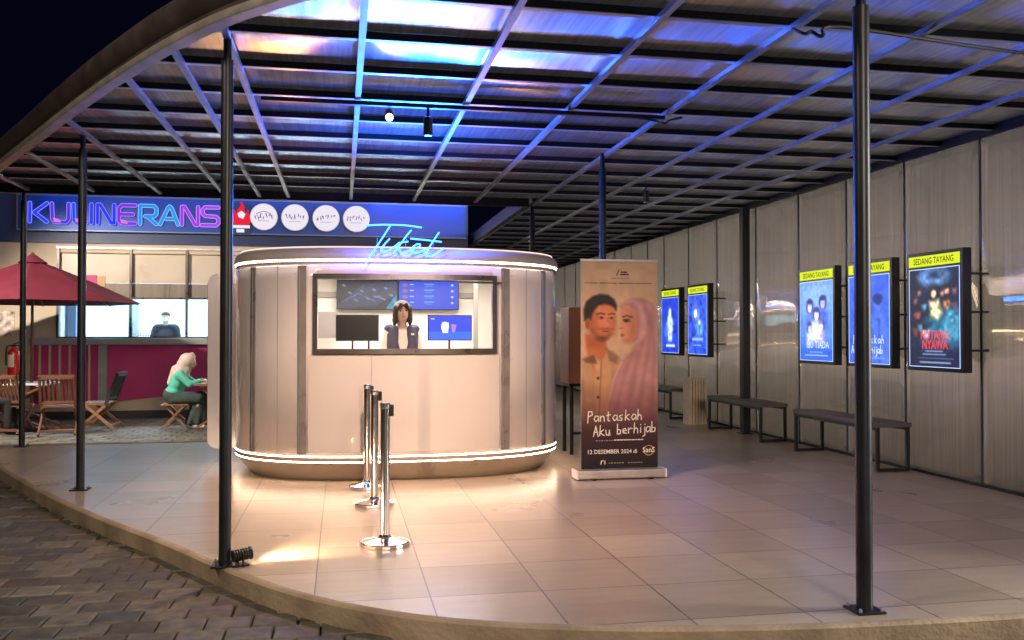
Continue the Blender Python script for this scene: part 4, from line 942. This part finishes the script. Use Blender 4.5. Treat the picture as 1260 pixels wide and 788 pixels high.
# ============================================================ FOOD COURT BUILDING
FY = 17.3
M_cream = mat('cream_render', (.56, .47, .34), .8, var=.08, vscale=2, bump=.1)
M_navy = mat('navy_fascia', (.012, .03, .11), .45, var=.1, vscale=2)
M_mag = mat('magenta_paint', (.46, .025, .17), .5, var=.08, vscale=3)
M_sill = mat('grey_sill', (.30,.31,.31), .5, var=.1)
fc = thing('food_court_building', 'cream food court building with magenta base and lit kitchen window', 'building', (0, FY, -.12))
def fbx(name, x0, x1, z0, z1, y0, y1, m, parent=None, bevel=0): return MB().box((x0, y0, z0+.12), (x1, y1, z1+.12)).build(name, m, parent or fc, bevel=bevel)
WXA, WXB = -5.0, 2.2
wl = MB()
for a, b in (((-12,0,0), (WXA,.2,3.17)), ((WXA,0,0), (WXB,.2,1.40)), ((WXA,0,3.0), (WXB,.2,3.17)), ((WXB,0,0), (2.4,.2,3.17))): wl.box(a, b)
wl.box((-12,0,3.1695), (6,.2,3.9)) if False else None
wl.build('wall', M_cream, fc)
fbx('fascia_band', -12, 2.42, 3.05, 4.02, -.03, .2, M_navy)
fbx('sill', -5.45, 2.2, 1.22, 1.335, -.12, .05, M_sill, bevel=.006)
# magenta cladding with slanted lower edge, striped bay on the left
mg = MB(); mg.v += [(-4.15,-.02,.29),(1.5,-.02,.66+.22),(1.5,-.02,1.335),(-4.15,-.02,1.335),(-4.15,0.01,.29),(1.5,0.01,.88),(1.5,0.01,1.335),(-4.15,0.01,1.335)]
mg.f += [(0,1,2,3),(7,6,5,4),(0,4,5,1),(1,5,6,2),(2,6,7,3),(3,7,4,0)]; mg.build('magenta_panel', M_mag, fc)
fbx('magenta_panel', -5.42, -4.31, .16, 1.215, -.02, .01, M_mag)
for k in range(6): fbx('batten', -5.30+k*.165, -5.265+k*.165, .16, 1.215, -.05, -.021, M_cream)
fbx('pilaster', -4.305, -4.16, .10, 1.215, -.06, .01, M_sill)
fbx('skirting', -12, 2.4, -.12, .02, -.035, 0.0, mat('dark_skirting', (.05,.05,.05), .7))
fbx('switch_plate', -2.43, -2.38, .85, 1.05, -.032, -.021, M_white)
# window frames, mullions, upper panels
wn = fbx('window', WXA-.03, WXB, 2.955, 3.0-.015, -.03, .06, M_galv)
fr_ = MB()
for x in (WXA, -3.77, -2.80, -1.75, -.7, .35, 1.4): fr_.box((x-.022,-.03,1.456), (x+.022,.05,3.072))
fr_.build('mullion', M_frame, wn)
fr_ = MB(); fr_.box((WXA,-.025,2.165), (WXB,.045,2.20)); fr_.box((WXA,-.025,1.456), (WXB,.045,1.485)); fr_.build('transom', M_frame, wn)
MB().box((WXA,.05,2.46), (WXB,.06,3.07)).build('upper_glass_panel', mat('glass_reflection_cream', (.58,.50,.38), .3, var=.06, vscale=2), wn)  # tones reflected in the upper glass, painted on opaque panels
MB().box((WXA,.055,2.19), (WXB,.065,2.455)).build('upper_glass_panel', mat('glass_reflection_taupe', (.25,.21,.16), .3, var=.15, vscale=2, stretch=(6,1,.3)), wn)
MB().quad((WXA,.02,1.485), (WXB,.02,1.485), (WXB,.02,2.165), (WXA,.02,2.165)).build('pane', M_glass, wn)
MB().box((-4.56,.040,2.30), (-4.36,.049,2.60)).build('magenta_board', M_mag, wn); MB().box((-4.34,.040,2.22), (-4.22,.049,2.58)).build('tan_board', mat('tan_board', (.5,.3,.12), .5), wn)
tube = thing('hidden_strip_light', 'long white strip light added unseen behind the ticket booth for the wall reflections', 'strip light', (0, FY-.06, 2.93))  # unseen lamp added to put bright streaks into the side wall
MB().box((-1.5,-.03,-.012), (2.35,.03,0)).build('diffuser', emis('hidden_strip_glow', (1,.92,.84), 150), tube); MB().box((-1.52,-.035,.001), (2.37,.035,.03)).build('housing', M_white, tube)
# kitchen room
M_kit = mat('kitchen_paint', (.80,.84,.86), .6, var=.03)
kr = MB(); kr.quad((-5.1,3.2,0), (2.3,3.2,0), (2.3,3.2,3.0), (-5.1,3.2,3.0)); kr.quad((-5.1,.2,0), (-5.1,3.2,0), (-5.1,3.2,3.0), (-5.1,.2,3.0)); kr.quad((2.3,.2,0), (2.3,3.2,0), (2.3,3.2,3), (2.3,.2,3)); kr.quad((-5.1,.2,0), (2.3,.2,0), (2.3,3.2,0), (-5.1,3.2,0)); kr.quad((-5.1,.2,3.0), (2.3,.2,3.0), (2.3,3.2,3.0), (-5.1,3.2,3.0))
kr.build('kitchen_room', M_kit, fc)
fbx('kitchen_counter', -4.9, 2.0, 1.22, 1.36, .5, 1.1, M_white)
fbx('kitchen_column', -4.3, -4.13, 0, 2.8, 2.2, 2.4, M_sill); fbx('kitchen_shelf', -5.08, -4.92, 1.3, 2.1, .8, 1.3, mat('shelf_blue', (.15,.2,.35), .5)); fbx('kitchen_door_frame', -2.4, -2.34, 0, 2.4, 3.1, 3.19, M_sill)
fbx('roof_slab', -12.2, 2.5, 4.02, 4.12, -.1, 4, M_dark)
# patterned notice on the cream wall
nb = MB().box((-6.35,-.0,0), (-5.72,.012,.45)).build('wall_notice', mat('speckled_notice', (.55,.45,.38), .6, var=.8, vscale=11), None, loc=(0, FY-.014, 1.37)); tag(nb, 'speckled brown notice board on the cream wall left of the kitchen window', 'notice board')
# rice cooker style tray by the window
kt = thing('food_tray', 'dark wire tray on the kitchen counter left of the cook', 'tray', (-3.62, FY+.65, 1.36))
MB().box((-.14,-.1,.02), (.14,.1,.03)).build('base', M_dark, kt)
rk = MB()
for x in np.linspace(-.14, .14, 7): rk.bar((x,-.1,.0), (x,-.1,.11), .006)
rk.bar((-.14,-.1,.11), (.14,-.1,.11), .008); rk.bar((-.14,.1,.11), (.14,.1,.11), .008); rk.build('rack', M_dark, kt)

# sign
sg = thing('shop_sign', 'long blue lit sign reading KULINERANS above the kitchen window', 'shop sign', (-2.0, FY-.06, 3.28))
MB().box((-3.62,-.04,0), (4.36,.03,.60)).build('board', mat('sign_board_blue', (.004,.05,.30), .35, .2, var=.1, vscale=2), sg)
fr_ = MB(); fr_.box((-3.64,-.06,.60), (4.38,.0,.625)); fr_.box((-3.64,-.06,-.025), (4.38,.0,0)); fr_.box((-3.665,-.06,-.025), (-3.64,.0,.625)); fr_.build('frame', mat('sign_frame', (.12,.16,.26), .4, .6), sg)
LT = {'K': [[(0,0),(0,1)],[(.95,1),(.25,.5),(.95,0)]], 'U': [[(0,1),(.05,.15),(.2,0),(.8,0),(.95,.15),(.95,1)]], 'L': [[(0,1),(.05,.1),(.2,0),(.9,0)]], 'I': [[(0,0),(0,1)]], 'N': [[(0,0),(0,1),(.15,1),(.8,0),(.95,0),(.95,1)]],
 'E': [[(.95,1),(.2,1),(0,.85),(0,.15),(.2,0),(.95,0)],[(0,.5),(.8,.5)]], 'R': [[(0,0),(0,1),(.8,1),(.95,.85),(.95,.55),(.8,.42),(.3,.42)],[(.4,.42),(.95,0)]], 'A': [[(-.05,0),(.4,.9),(.5,1),(.62,.9),(1.0,0)],[(.3,.3),(.75,.3)]], 'S': [[(.95,1),(.15,1),(0,.85),(0,.65),(.15,.52),(.8,.48),(.95,.35),(.95,.15),(.8,0),(-.05,0)]]}
sx = -3.44; lw = .295
cf = {0: (.03,.05,.9), 1: (.10,.04,.75), 2: (.02,.08,.9), 3: (.03,.05,.9), 4: (.03,.05,.9), 5: (.22,.04,.75), 6: (.03,.30,.85), 7: (.04,.32,.85), 8: (.35,.06,.80), 9: (.40,.08,.85)}
co = {k: tuple(min(1, c*.70+.14) for c in v) for k, v in cf.items()}
for i, ch in enumerate('KULINERANS'):
    wch = lw*(.12 if ch == 'I' else 1)*(.8 if ch in 'L' else 1)
    fr = lambda a, b, d, sx=sx: (sx+a, -.075-d, .13+b)
    st = [[(x*wch if ch != 'I' else 0, y*.33) for x, y in s_] for s_ in LT[ch]]
    o_ = MB()
    for k, s_ in enumerate(st): o_.ribbon(s_, .074, fr, k*.0006)
    lo = o_.build('letter', emis('letter_edge%d' % i, co[i], 1.9), sg)
    f_ = MB()
    for k, s_ in enumerate(st): f_.ribbon(s_, .052, fr, .003+k*.0006)
    f_.build('face', emis('letter_face%d' % i, cf[i], 1.0), lo)
    if i in (1, 2, 5):
        x0 = sx+.04; MB().quad(*[fr(a, b, .006) for a, b in ((.04,.0),(.16,-.01),(.13,.05),(.02,.08))]).build('accent', emis('letter_pink', (.85,.25,.75), .9), lo)
    # shallow return behind each letter
    r_ = MB()
    for s_ in st:
        for a, b in zip(s_, s_[1:]): r_.bar((sx+a[0], -.058, .13+a[1]), (sx+b[0], -.058, .13+b[1]), .04, .03, up=(0,1,0))
    r_.build('letter_body', M_navy, lo)
    sx += wch+.066
# round shop discs and flame badge
def disc(x, seed):
    t = thing('sign_disc', '', 'sign', (x, FY-.13, 3.585))
    MB().lathe([(.245,0),(.25,.005),(.25,.05),(.245,.055)], k=40).build('rim', M_white, t).rotation_euler = (PI/2, 0, 0)
    MB().quad(*[(.238*math.cos(a/40*2*PI), -.058, .238*math.sin(a/40*2*PI)) for a in range(40)]).build('face', emis('disc_white', (.95,.88,.98), .92), t)
    r_ = random.Random(seed); b_ = MB(); f = lambda a, b, d: (a, -.060-d, b); n = 7; k = 0
    for i in range(n):
        cx = -.15+i*.05; cy = .01+.02*r_.uniform(-1, 1)
        pts = [(cx+r_.uniform(-.02,.02), cy+r_.uniform(-.045,.045)) for _ in range(4)]; b_.ribbon(pts, .013, f, k); k += .0004
    b_.build('lettering', mat('disc_ink%d' % (seed % 3), ((.28,.10,.36), (.36,.12,.34), (.20,.12,.40))[seed % 3], .6), t)
    b_ = MB()
    for i in range(6): b_.ribbon([(-.10+i*.036, -.075), (-.082+i*.036, -.075)], .012, f)
    b_.build('tagline', mat('disc_ink_pale', (.55,.35,.55), .6), t)
    return t
for (x, s_, lab) in ((-1.42, 1, 'round white shop disc with an arched mark, leftmost of the four beside the flame badge'), (-.86, 2, 'round white shop disc with purple lettering, second from left'), (-.29, 3, 'round white shop disc with wide lettering, third from left'), (.27, 4, 'round white shop disc partly behind the neon handwriting, rightmost of four')):
    t = disc(x, s_); t['label'] = lab; t['group'] = 'round white discs on the food court fascia'
    if s_ == 1: b_ = MB(); b_.ribbon([(-.13+.26*k/8, .05+.05*math.sin(k/8*PI)) for k in range(9)], .014, lambda a, b, d: (a, -.061-d, b)); b_.build('arch_mark', mat('disc_grey', (.3,.3,.34), .6), t)
fb_ = thing('flame_badge', 'red and white flame badge between the lettering and the discs', 'sign', (-1.84, FY-.13, 3.27))
f = lambda pts, d: MB().quad(*[(a, -d, b) for a, b in pts])
E_fr = emis('badge_red', (.85,.02,.05), 1.0); E_fw = emis('badge_white', (.95,.92,.95), .95)
f([(p.x, p.y) for p in smooth_pts([(-.15,.17,0),(0,.165,0),(.15,.17,0),(.185,.27,0),(.15,.38,0),(.135,.45,0),(.10,.37,0),(.075,.44,0),(.06,.52,0),(.01,.60,0),(.0,.52,0),(-.05,.44,0),(-.07,.37,0),(-.115,.46,0),(-.125,.37,0),(-.18,.28,0),(-.15,.17,0)], 3)[:-1]], .02).build('flame', E_fr, fb_)
f([(-.03,.30),(.05,.27),(.09,.36),(.02,.42),(-.05,.37)], .026).build('pot', E_fw, fb_)
f([(-.17,.10),(.17,.10),(.17,.155),(-.17,.155)], .02).build('plate', E_fw, fb_); f([(-.07,.02),(.07,.02),(.07,.085),(-.07,.085)], .02).build('plate', E_fw, fb_)
MB().box((-.18,-.012,.0), (.18,.02,.56)).build('backing', M_navy, fb_)

# cook behind the window
M_tee = mat('black_apron', (.015,.02,.035), .7, var=.1)
cmn = thing('person', 'cook in dark clothes and face mask looking down behind the kitchen window', 'person', (-3.40, 18.62, -.10))
zz = .10
bd = [('e', (0,-.06,1.74+zz), (.078,.092,.105)), ('e', (0,-.11,1.69+zz), (.05,.05,.05)), ('c', (0,-.15,1.745+zz), (0,-.165,1.715+zz), .010, .013), ('e', (.08,-.05,1.74+zz), (.012,.02,.03)), ('e', (-.08,-.05,1.74+zz), (.012,.02,.03)),
 ('c', (0,-.03,1.68+zz), (0,0,1.57+zz), .055, .062), ('c', (-.16,0,1.53+zz), (.16,0,1.53+zz), .075, .075), ('e', (0,0,1.35+zz), (.17,.11,.22)), ('e', (0,0,1.0+zz), (.16,.11,.25))]
for s_ in (-1, 1):
    bd += [('c', (s_*.20,0,1.52+zz), (s_*.26,-.08,1.46+zz-.2), .052, .042), ('c', (s_*.26,-.08,1.26+zz+.0), (s_*.12,-.32,1.30+zz), .04, .028)]
    bd += hand_prims((s_*.12,-.32,1.31+zz), (-s_*.4,-1,0), (0,0,1), 1, .5)
    bd += [('c', (s_*.09,0,.9+zz), (s_*.10,0,.5+zz), .09, .06), ('c', (s_*.10,0,.5+zz), (s_*.10,.02,.10+zz-.08), .055, .04), ('c', (s_*.10,.02,.045), (s_*.11,-.14,.035), .042, .034)]
organic('body', bd, .012, M_skin, cmn)
cl = [('c', (-.16,0,1.53+zz), (.16,0,1.53+zz), .084, .084), ('e', (0,0,1.35+zz), (.185,.122,.24)), ('e', (0,0,1.0+zz), (.172,.122,.27)), ('e', (0,.01,.75+zz), (.17,.12,.2))]
for s_ in (-1, 1): cl += [('c', (s_*.20,0,1.52+zz), (s_*.26,-.08,1.26+zz), .062, .053), ('c', (s_*.26,-.08,1.26+zz), (s_*.20,-.19,1.28+zz), .052, .045)]
organic('shirt', cl, .013, M_tee, cmn)
organic('hair', [('e', (0,-.045,1.79+zz), (.086,.098,.07)), ('e', (0,.0,1.75+zz), (.084,.07,.08))], .010, M_hair, cmn)
organic('face_mask', [('e', (0,-.135,1.70+zz), (.055,.035,.042))], .008, M_white, cmn)

# ============================================================ COURTYARD FURNITURE
GZ = -.12
# parasol
pa = thing('parasol', 'large dark red market parasol over the courtyard table', 'parasol', (-4.83, 15.4, GZ))
M_red = mat('red_canvas', (.11, .005, .018), .75, var=.1, vscale=4)
def canvas():
    b_ = MB(); R = 1.60; top = 2.72; bot = 2.03; nseg = 8; rows = 6; sub = 4
    N = nseg*sub
    for j in range(1, rows+1):
        t = j/rows
        for i in range(N):
            a = 2*PI*i/N+.2; q = (i % sub)/sub; sag = (1-.055*math.sin(q*PI)*t)
            r_ = R*t*sag*(1-.02*math.sin(q*PI)); zz_ = top+(bot-top)*(t**1.12)-.06*math.sin(q*PI)*t*(1-t)*2
            b_.v.append((r_*math.cos(a), r_*math.sin(a), zz_))
    n = len(b_.v); b_.v.append((0,0,top))
    for i in range(N): b_.f.append((n, i, (i+1) % N))
    for j in range(rows-1):
        for i in range(N): b_.f.append((j*N+i, (j+1)*N+i, (j+1)*N+(i+1) % N, j*N+(i+1) % N))
    return b_
cv = canvas().build('canopy', M_red, pa); s_ = cv.modifiers.new('s', 'SOLIDIFY'); s_.thickness = .006
MB().lathe([(.22,2.66),(.03,2.80),(.012,2.83),(.001,2.84)], k=16).build('vent_cap', M_red, pa)
MB().tube([(0,0,.06),(0,0,2.72)], .022, 12).build('pole', M_teak, pa, smooth=True)
MB().lathe([(.24,0),(.25,.01),(.25,.05),(.20,.07),(.035,.08),(.035,.22)], k=24).build('base', M_dark, pa)
for k in range(8):
    a = 2*PI*k/8+.2; MB().bar((.03*math.cos(a), .03*math.sin(a), 2.66), (1.55*math.cos(a), 1.55*math.sin(a), 2.015), .018).build('rib', M_teak, pa)
# table under parasol
def slat_table(x, y, w_, d_, lab, top_m, leg_m, h=.74):
    t = thing('wooden_table', lab, 'table', (x, y, GZ)); tp_ = MB(); n = 7
    for k in range(n): a = -d_/2+k*d_/n; tp_.box((-w_/2, a+.005, h-.03), (w_/2, a+d_/n-.005, h))
    tp_.box((-w_/2+.1,-d_/2+.02,h-.055), (-w_/2+.15,d_/2-.02,h-.031)); tp_.box((w_/2-.15,-d_/2+.02,h-.055), (w_/2-.10,d_/2-.02,h-.031))
    tp_.build('tabletop', top_m, t)
    for yy in (-d_/2+.07, d_/2-.07):
        MB().bar((-w_/2+.03,yy,.035), (w_/2-.1,yy,h-.07), .035, .06, up=(0,1,0)).build('leg', leg_m, t)
        MB().bar((w_/2-.03,yy+.04,.035), (-w_/2+.1,yy+.04,h-.07), .035, .06, up=(0,1,0)).build('leg', leg_m, t)
    return t
slat_table(-5.30, 15.5, 1.55, .8, 'white topped wooden table under the red parasol', M_white, M_teak, .76)
slat_table(-1.72, 15.25, 1.15, .8, 'brown wooden folding table where the woman in mint sits', M_teak2, M_teak2)
# laptop-like bag on the table
bag = thing('cloth_bag', 'dark teal cloth bag lying on the table in front of the woman', 'bag', (-1.97, 15.35, GZ+.742))
organic('bag_body', [('e', (0,0,.045), (.16,.12,.05)), ('e', (-.09,.02,.06), (.08,.1,.05)), ('e', (.08,-.03,.06), (.09,.08,.045))], .012, mat('teal_cloth', (.02,.06,.09), .8, var=.3, vscale=14), bag)
MB().tube(smooth_pts([(-.12,-.08,.06),(-.05,-.13,.10),(.05,-.12,.09),(.11,-.06,.06)], 5), .009, 6).build('handle', mat('teal_cloth', (.02,.06,.09), .8), bag)
# folding chairs
def folding_chair(name_lab, x, y, rz, m, back_m=None):
    t = thing('folding_chair', name_lab, 'chair', (x, y, GZ), rz, 'slatted wooden folding chairs'); back_m = back_m or m
    s_ = MB()
    for k in range(8): yy = -.22+k*.055; s_.box((-.225,yy,.42), (.225,yy+.043,.438))
    s_.box((-.235,-.22,.400), (-.20,.22,.4195)); s_.box((.20,-.22,.400), (.235,.22,.4195)); s_.build('seat', m, t)
    fr_ = MB()
    for x_ in (-.235, .235): fr_.bar((x_,.16,.40), (x_,.34,.90), .03, .045)
    fr_.bar((-.25,.335,.885), (.25,.335,.885), .03, .07); fr_.bar((-.235,.20,.50), (.235,.20,.50), .025, .045); fr_.build('backrest', back_m, t)
    for k in range(7): x_ = -.18+k*.06; MB().bar((x_,.203,.515), (x_,.325,.855), .032, .014).build('back_slat', back_m, t)
    for x_ in (-.25, .25):
        MB().bar((x_,.30,.012), (x_,-.18,.43), .028, .045).build('leg', m, t); MB().bar((x_*.88,-.26,.012), (x_*.88,.18,.42), .028, .045).build('leg', m, t)
    MB().bar((-.22,-.20,.075), (.22,-.20,.075), .022, .035).build('stretcher', m, t); MB().bar((-.235,.24,.07), (.235,.24,.07), .022, .035).build('stretcher', m, t)
    return t
# back of chair faces the camera: local +y is the back
folding_chair('reddish wooden folding chair with its slatted back to the viewer, between the two left poles', -4.22, 14.75, PI+.12, M_teak)
folding_chair('wooden folding chair seen from the side with dark slung back', -3.83, 15.45, -PI/2-.05, M_teak2, mat('dark_sling', (.03,.035,.04), .6, var=.1))
folding_chair('wooden folding chair at the far left under the parasol beside the seated person in black', -4.98, 15.0, PI-.2, M_teak)
folding_chair('wooden folding chair under the person in black at the left edge', -5.42, 14.95, PI/2+.35, M_teak)

# stool under the woman
sw = thing('folding_stool', 'small brown wooden stool with crossed legs under the woman in mint', 'stool', (-2.62, 15.25, GZ))
b_ = MB()
for k in range(5): b_.box((-.21,-.19+k*.078,.385), (.21,-.19+k*.078+.064,.405))
b_.build('seat', M_teak2, sw)
for yy in (-.15, .15): MB().bar((-.19,yy,.02), (.15,yy,.382), .03, .055, up=(0,1,0)).build('leg', M_teak2, sw); MB().bar((.19,yy+.032,.02), (-.15,yy+.032,.382), .03, .055, up=(0,1,0)).build('leg', M_teak2, sw)
MB().bar((-.0,-.15,.2), (-.0,.18,.2), .022).build('stretcher', M_teak2, sw)

# seated woman (faces +x, hunched over the table)
wm = thing('person', 'woman in mint top, beige headscarf and long grey skirt seated on a stool', 'person', (-2.62, 15.25, GZ))
bd = [('e', (.20,0,1.075), (.095,.080,.108), .5, 'Y'), ('e', (.245,0,1.02), (.05,.05,.05)), ('c', (.295,0,1.06), (.305,0,1.03), .010, .013),
 ('c', (.15,0,1.02), (.09,0,.93), .052, .06), ('c', (.07,-.13,.86), (.07,.13,.86), .075, .075), ('e', (.02,0,.74), (.11,.15,.17), .3, 'Y'), ('e', (-.04,0,.54), (.13,.17,.15))]
for s_ in (-1, 1):
    bd += [('c', (.08,s_*.17,.87), (.24,s_*.2,.72), .048, .038), ('c', (.24,s_*.2,.72), (.42,s_*.13,.775), .036, .025)]
    bd += hand_prims((.42,s_*.13,.778), (1,-s_*.3,-.05), (0,0,1), 1, .35)
    bd += [('c', (-.02,s_*.09,.49), (.37,s_*.10,.50), .085, .06), ('c', (.37,s_*.10,.50), (.30,s_*.09,.09), .055, .038), ('c', (.30,s_*.09,.055), (.44,s_*.10,.035), .036, .028)]
organic('body', bd, .011, M_skin, wm)
M_mint = mat('mint_cloth', (.09, .50, .36), .75, var=.10, vscale=9)
tpz = [('c', (.07,-.13,.86), (.07,.13,.86), .086, .086), ('e', (.02,0,.73), (.135,.175,.20), .3, 'Y'), ('e', (-.03,0,.60), (.15,.185,.10))]
for s_ in (-1, 1): tpz += [('c', (.08,s_*.17,.87), (.24,s_*.2,.72), .064, .056), ('c', (.24,s_*.2,.72), (.38,s_*.145,.772), .052, .040)]
organic('top', tpz, .013, M_mint, wm)
M_skirt = mat('grey_skirt', (.045, .065, .060), .85, var=.25, vscale=7)
skp = [('e', (-.05,0,.54), (.16,.195,.15)), ('c', (-.02,.08,.49), (.36,.10,.49), .12, .095), ('c', (-.02,-.08,.49), (.36,-.10,.49), .12, .095), ('c', (.36,0,.47), (.33,0,.16), .14, .16), ('c', (.40,0,.44), (.42,0,.16), .10, .12)]
for k in range(6): a = k*PI/3; skp.append(('c', (.36+.05*math.cos(a), .08*math.sin(a), .46), (.29+.13*math.cos(a), .15*math.sin(a), .10), .05, .04))
organic('skirt', skp, .013, M_skirt, wm)
M_hij = mat('beige_scarf', (.62, .50, .45), .8, var=.08, vscale=10)
hj = [('e', (.165,0,1.10), (.128,.112,.125), .5, 'Y'), ('e', (.10,0,1.03), (.10,.10,.11)), ('c', (.10,0,.98), (.03,0,.90), .10, .11), ('c', (.0,0,.95), (-.10,.02,.74), .085, .05), ('c', (.16,0,.98), (.12,0,.90), .08, .09), ('c', (.24,-.0,1.19), (.28,0,1.16), .045, .02)]
organic('headscarf', hj, .011, M_hij, wm)
for s_ in (-1, 1): MB().lathe([(.002,-.004),(.012,0),(.002,.004)], (0,0,0), 8).build('eye', M_eye, wm).matrix_local = Matrix.Translation((.284, s_*.03, 1.085)) @ Matrix.Rotation(PI/2, 4, 'Y')
M_shoe = mat('white_shoe', (.6,.58,.55), .5)
for s_ in (-1, 1): organic('shoe', [('c', (.29,s_*.09,.045), (.44,s_*.10,.036), .042, .034)], .010, M_shoe, wm)

# seated person in black at the far left
dk = thing('person', 'person in black clothes seated at the left edge under the parasol', 'person', (-5.36, 14.95, GZ))
M_blk = mat('black_cloth', (.012,.012,.014), .85, var=.2, vscale=9)
bd = [('e', (.10,0,1.20), (.095,.080,.108), .25, 'Y'), ('e', (.15,0,1.15), (.05,.05,.05)), ('c', (.195,0,1.20), (.205,0,1.17), .010, .013), ('e', (.10,-.083,1.20), (.02,.012,.03)), ('e', (.10,.083,1.20), (.02,.012,.03)),
 ('c', (.07,0,1.12), (.04,0,1.02), .052, .06), ('c', (.02,-.15,.97), (.02,.15,.97), .08, .08), ('e', (-.01,0,.8), (.12,.17,.22)), ('e', (-.04,0,.56), (.14,.18,.16))]
for s_ in (-1, 1):
    bd += [('c', (.03,s_*.2,.97), (.10,s_*.24,.76), .052, .042), ('c', (.10,s_*.24,.76), (.32,s_*.16,.80), .04, .028)]
    bd += hand_prims((.32,s_*.16,.80), (1,-s_*.3,0), (0,0,1), 1, .35)
    bd += [('c', (-.02,s_*.10,.51), (.40,s_*.12,.51), .088, .064), ('c', (.40,s_*.12,.51), (.38,s_*.12,.09), .058, .04), ('c', (.38,s_*.12,.05), (.53,s_*.13,.035), .038, .03)]
organic('body', bd, .013, mat('skin_tan', (.38,.22,.15), .5), dk)
cl = [('c', (.02,-.15,.97), (.02,.15,.97), .09, .09), ('e', (-.01,0,.8), (.14,.19,.24)), ('e', (-.04,0,.57), (.155,.195,.17))]
for s_ in (-1, 1): cl += [('c', (.03,s_*.2,.97), (.10,s_*.24,.76), .066, .056), ('c', (.10,s_*.24,.76), (.29,s_*.17,.795), .054, .042), ('c', (-.02,s_*.10,.51), (.40,s_*.12,.51), .10, .078), ('c', (.40,s_*.12,.51), (.38,s_*.12,.12), .075, .06)]
organic('clothes', cl, .014, M_blk, dk)
organic('hair', [('e', (.08,0,1.255), (.098,.088,.075)), ('e', (.04,0,1.21), (.07,.085,.09))], .011, M_hair, dk)
for s_ in (-1, 1): organic('shoe', [('c', (.37,s_*.12,.048), (.53,s_*.13,.038), .046, .038)], .011, M_blk, dk)
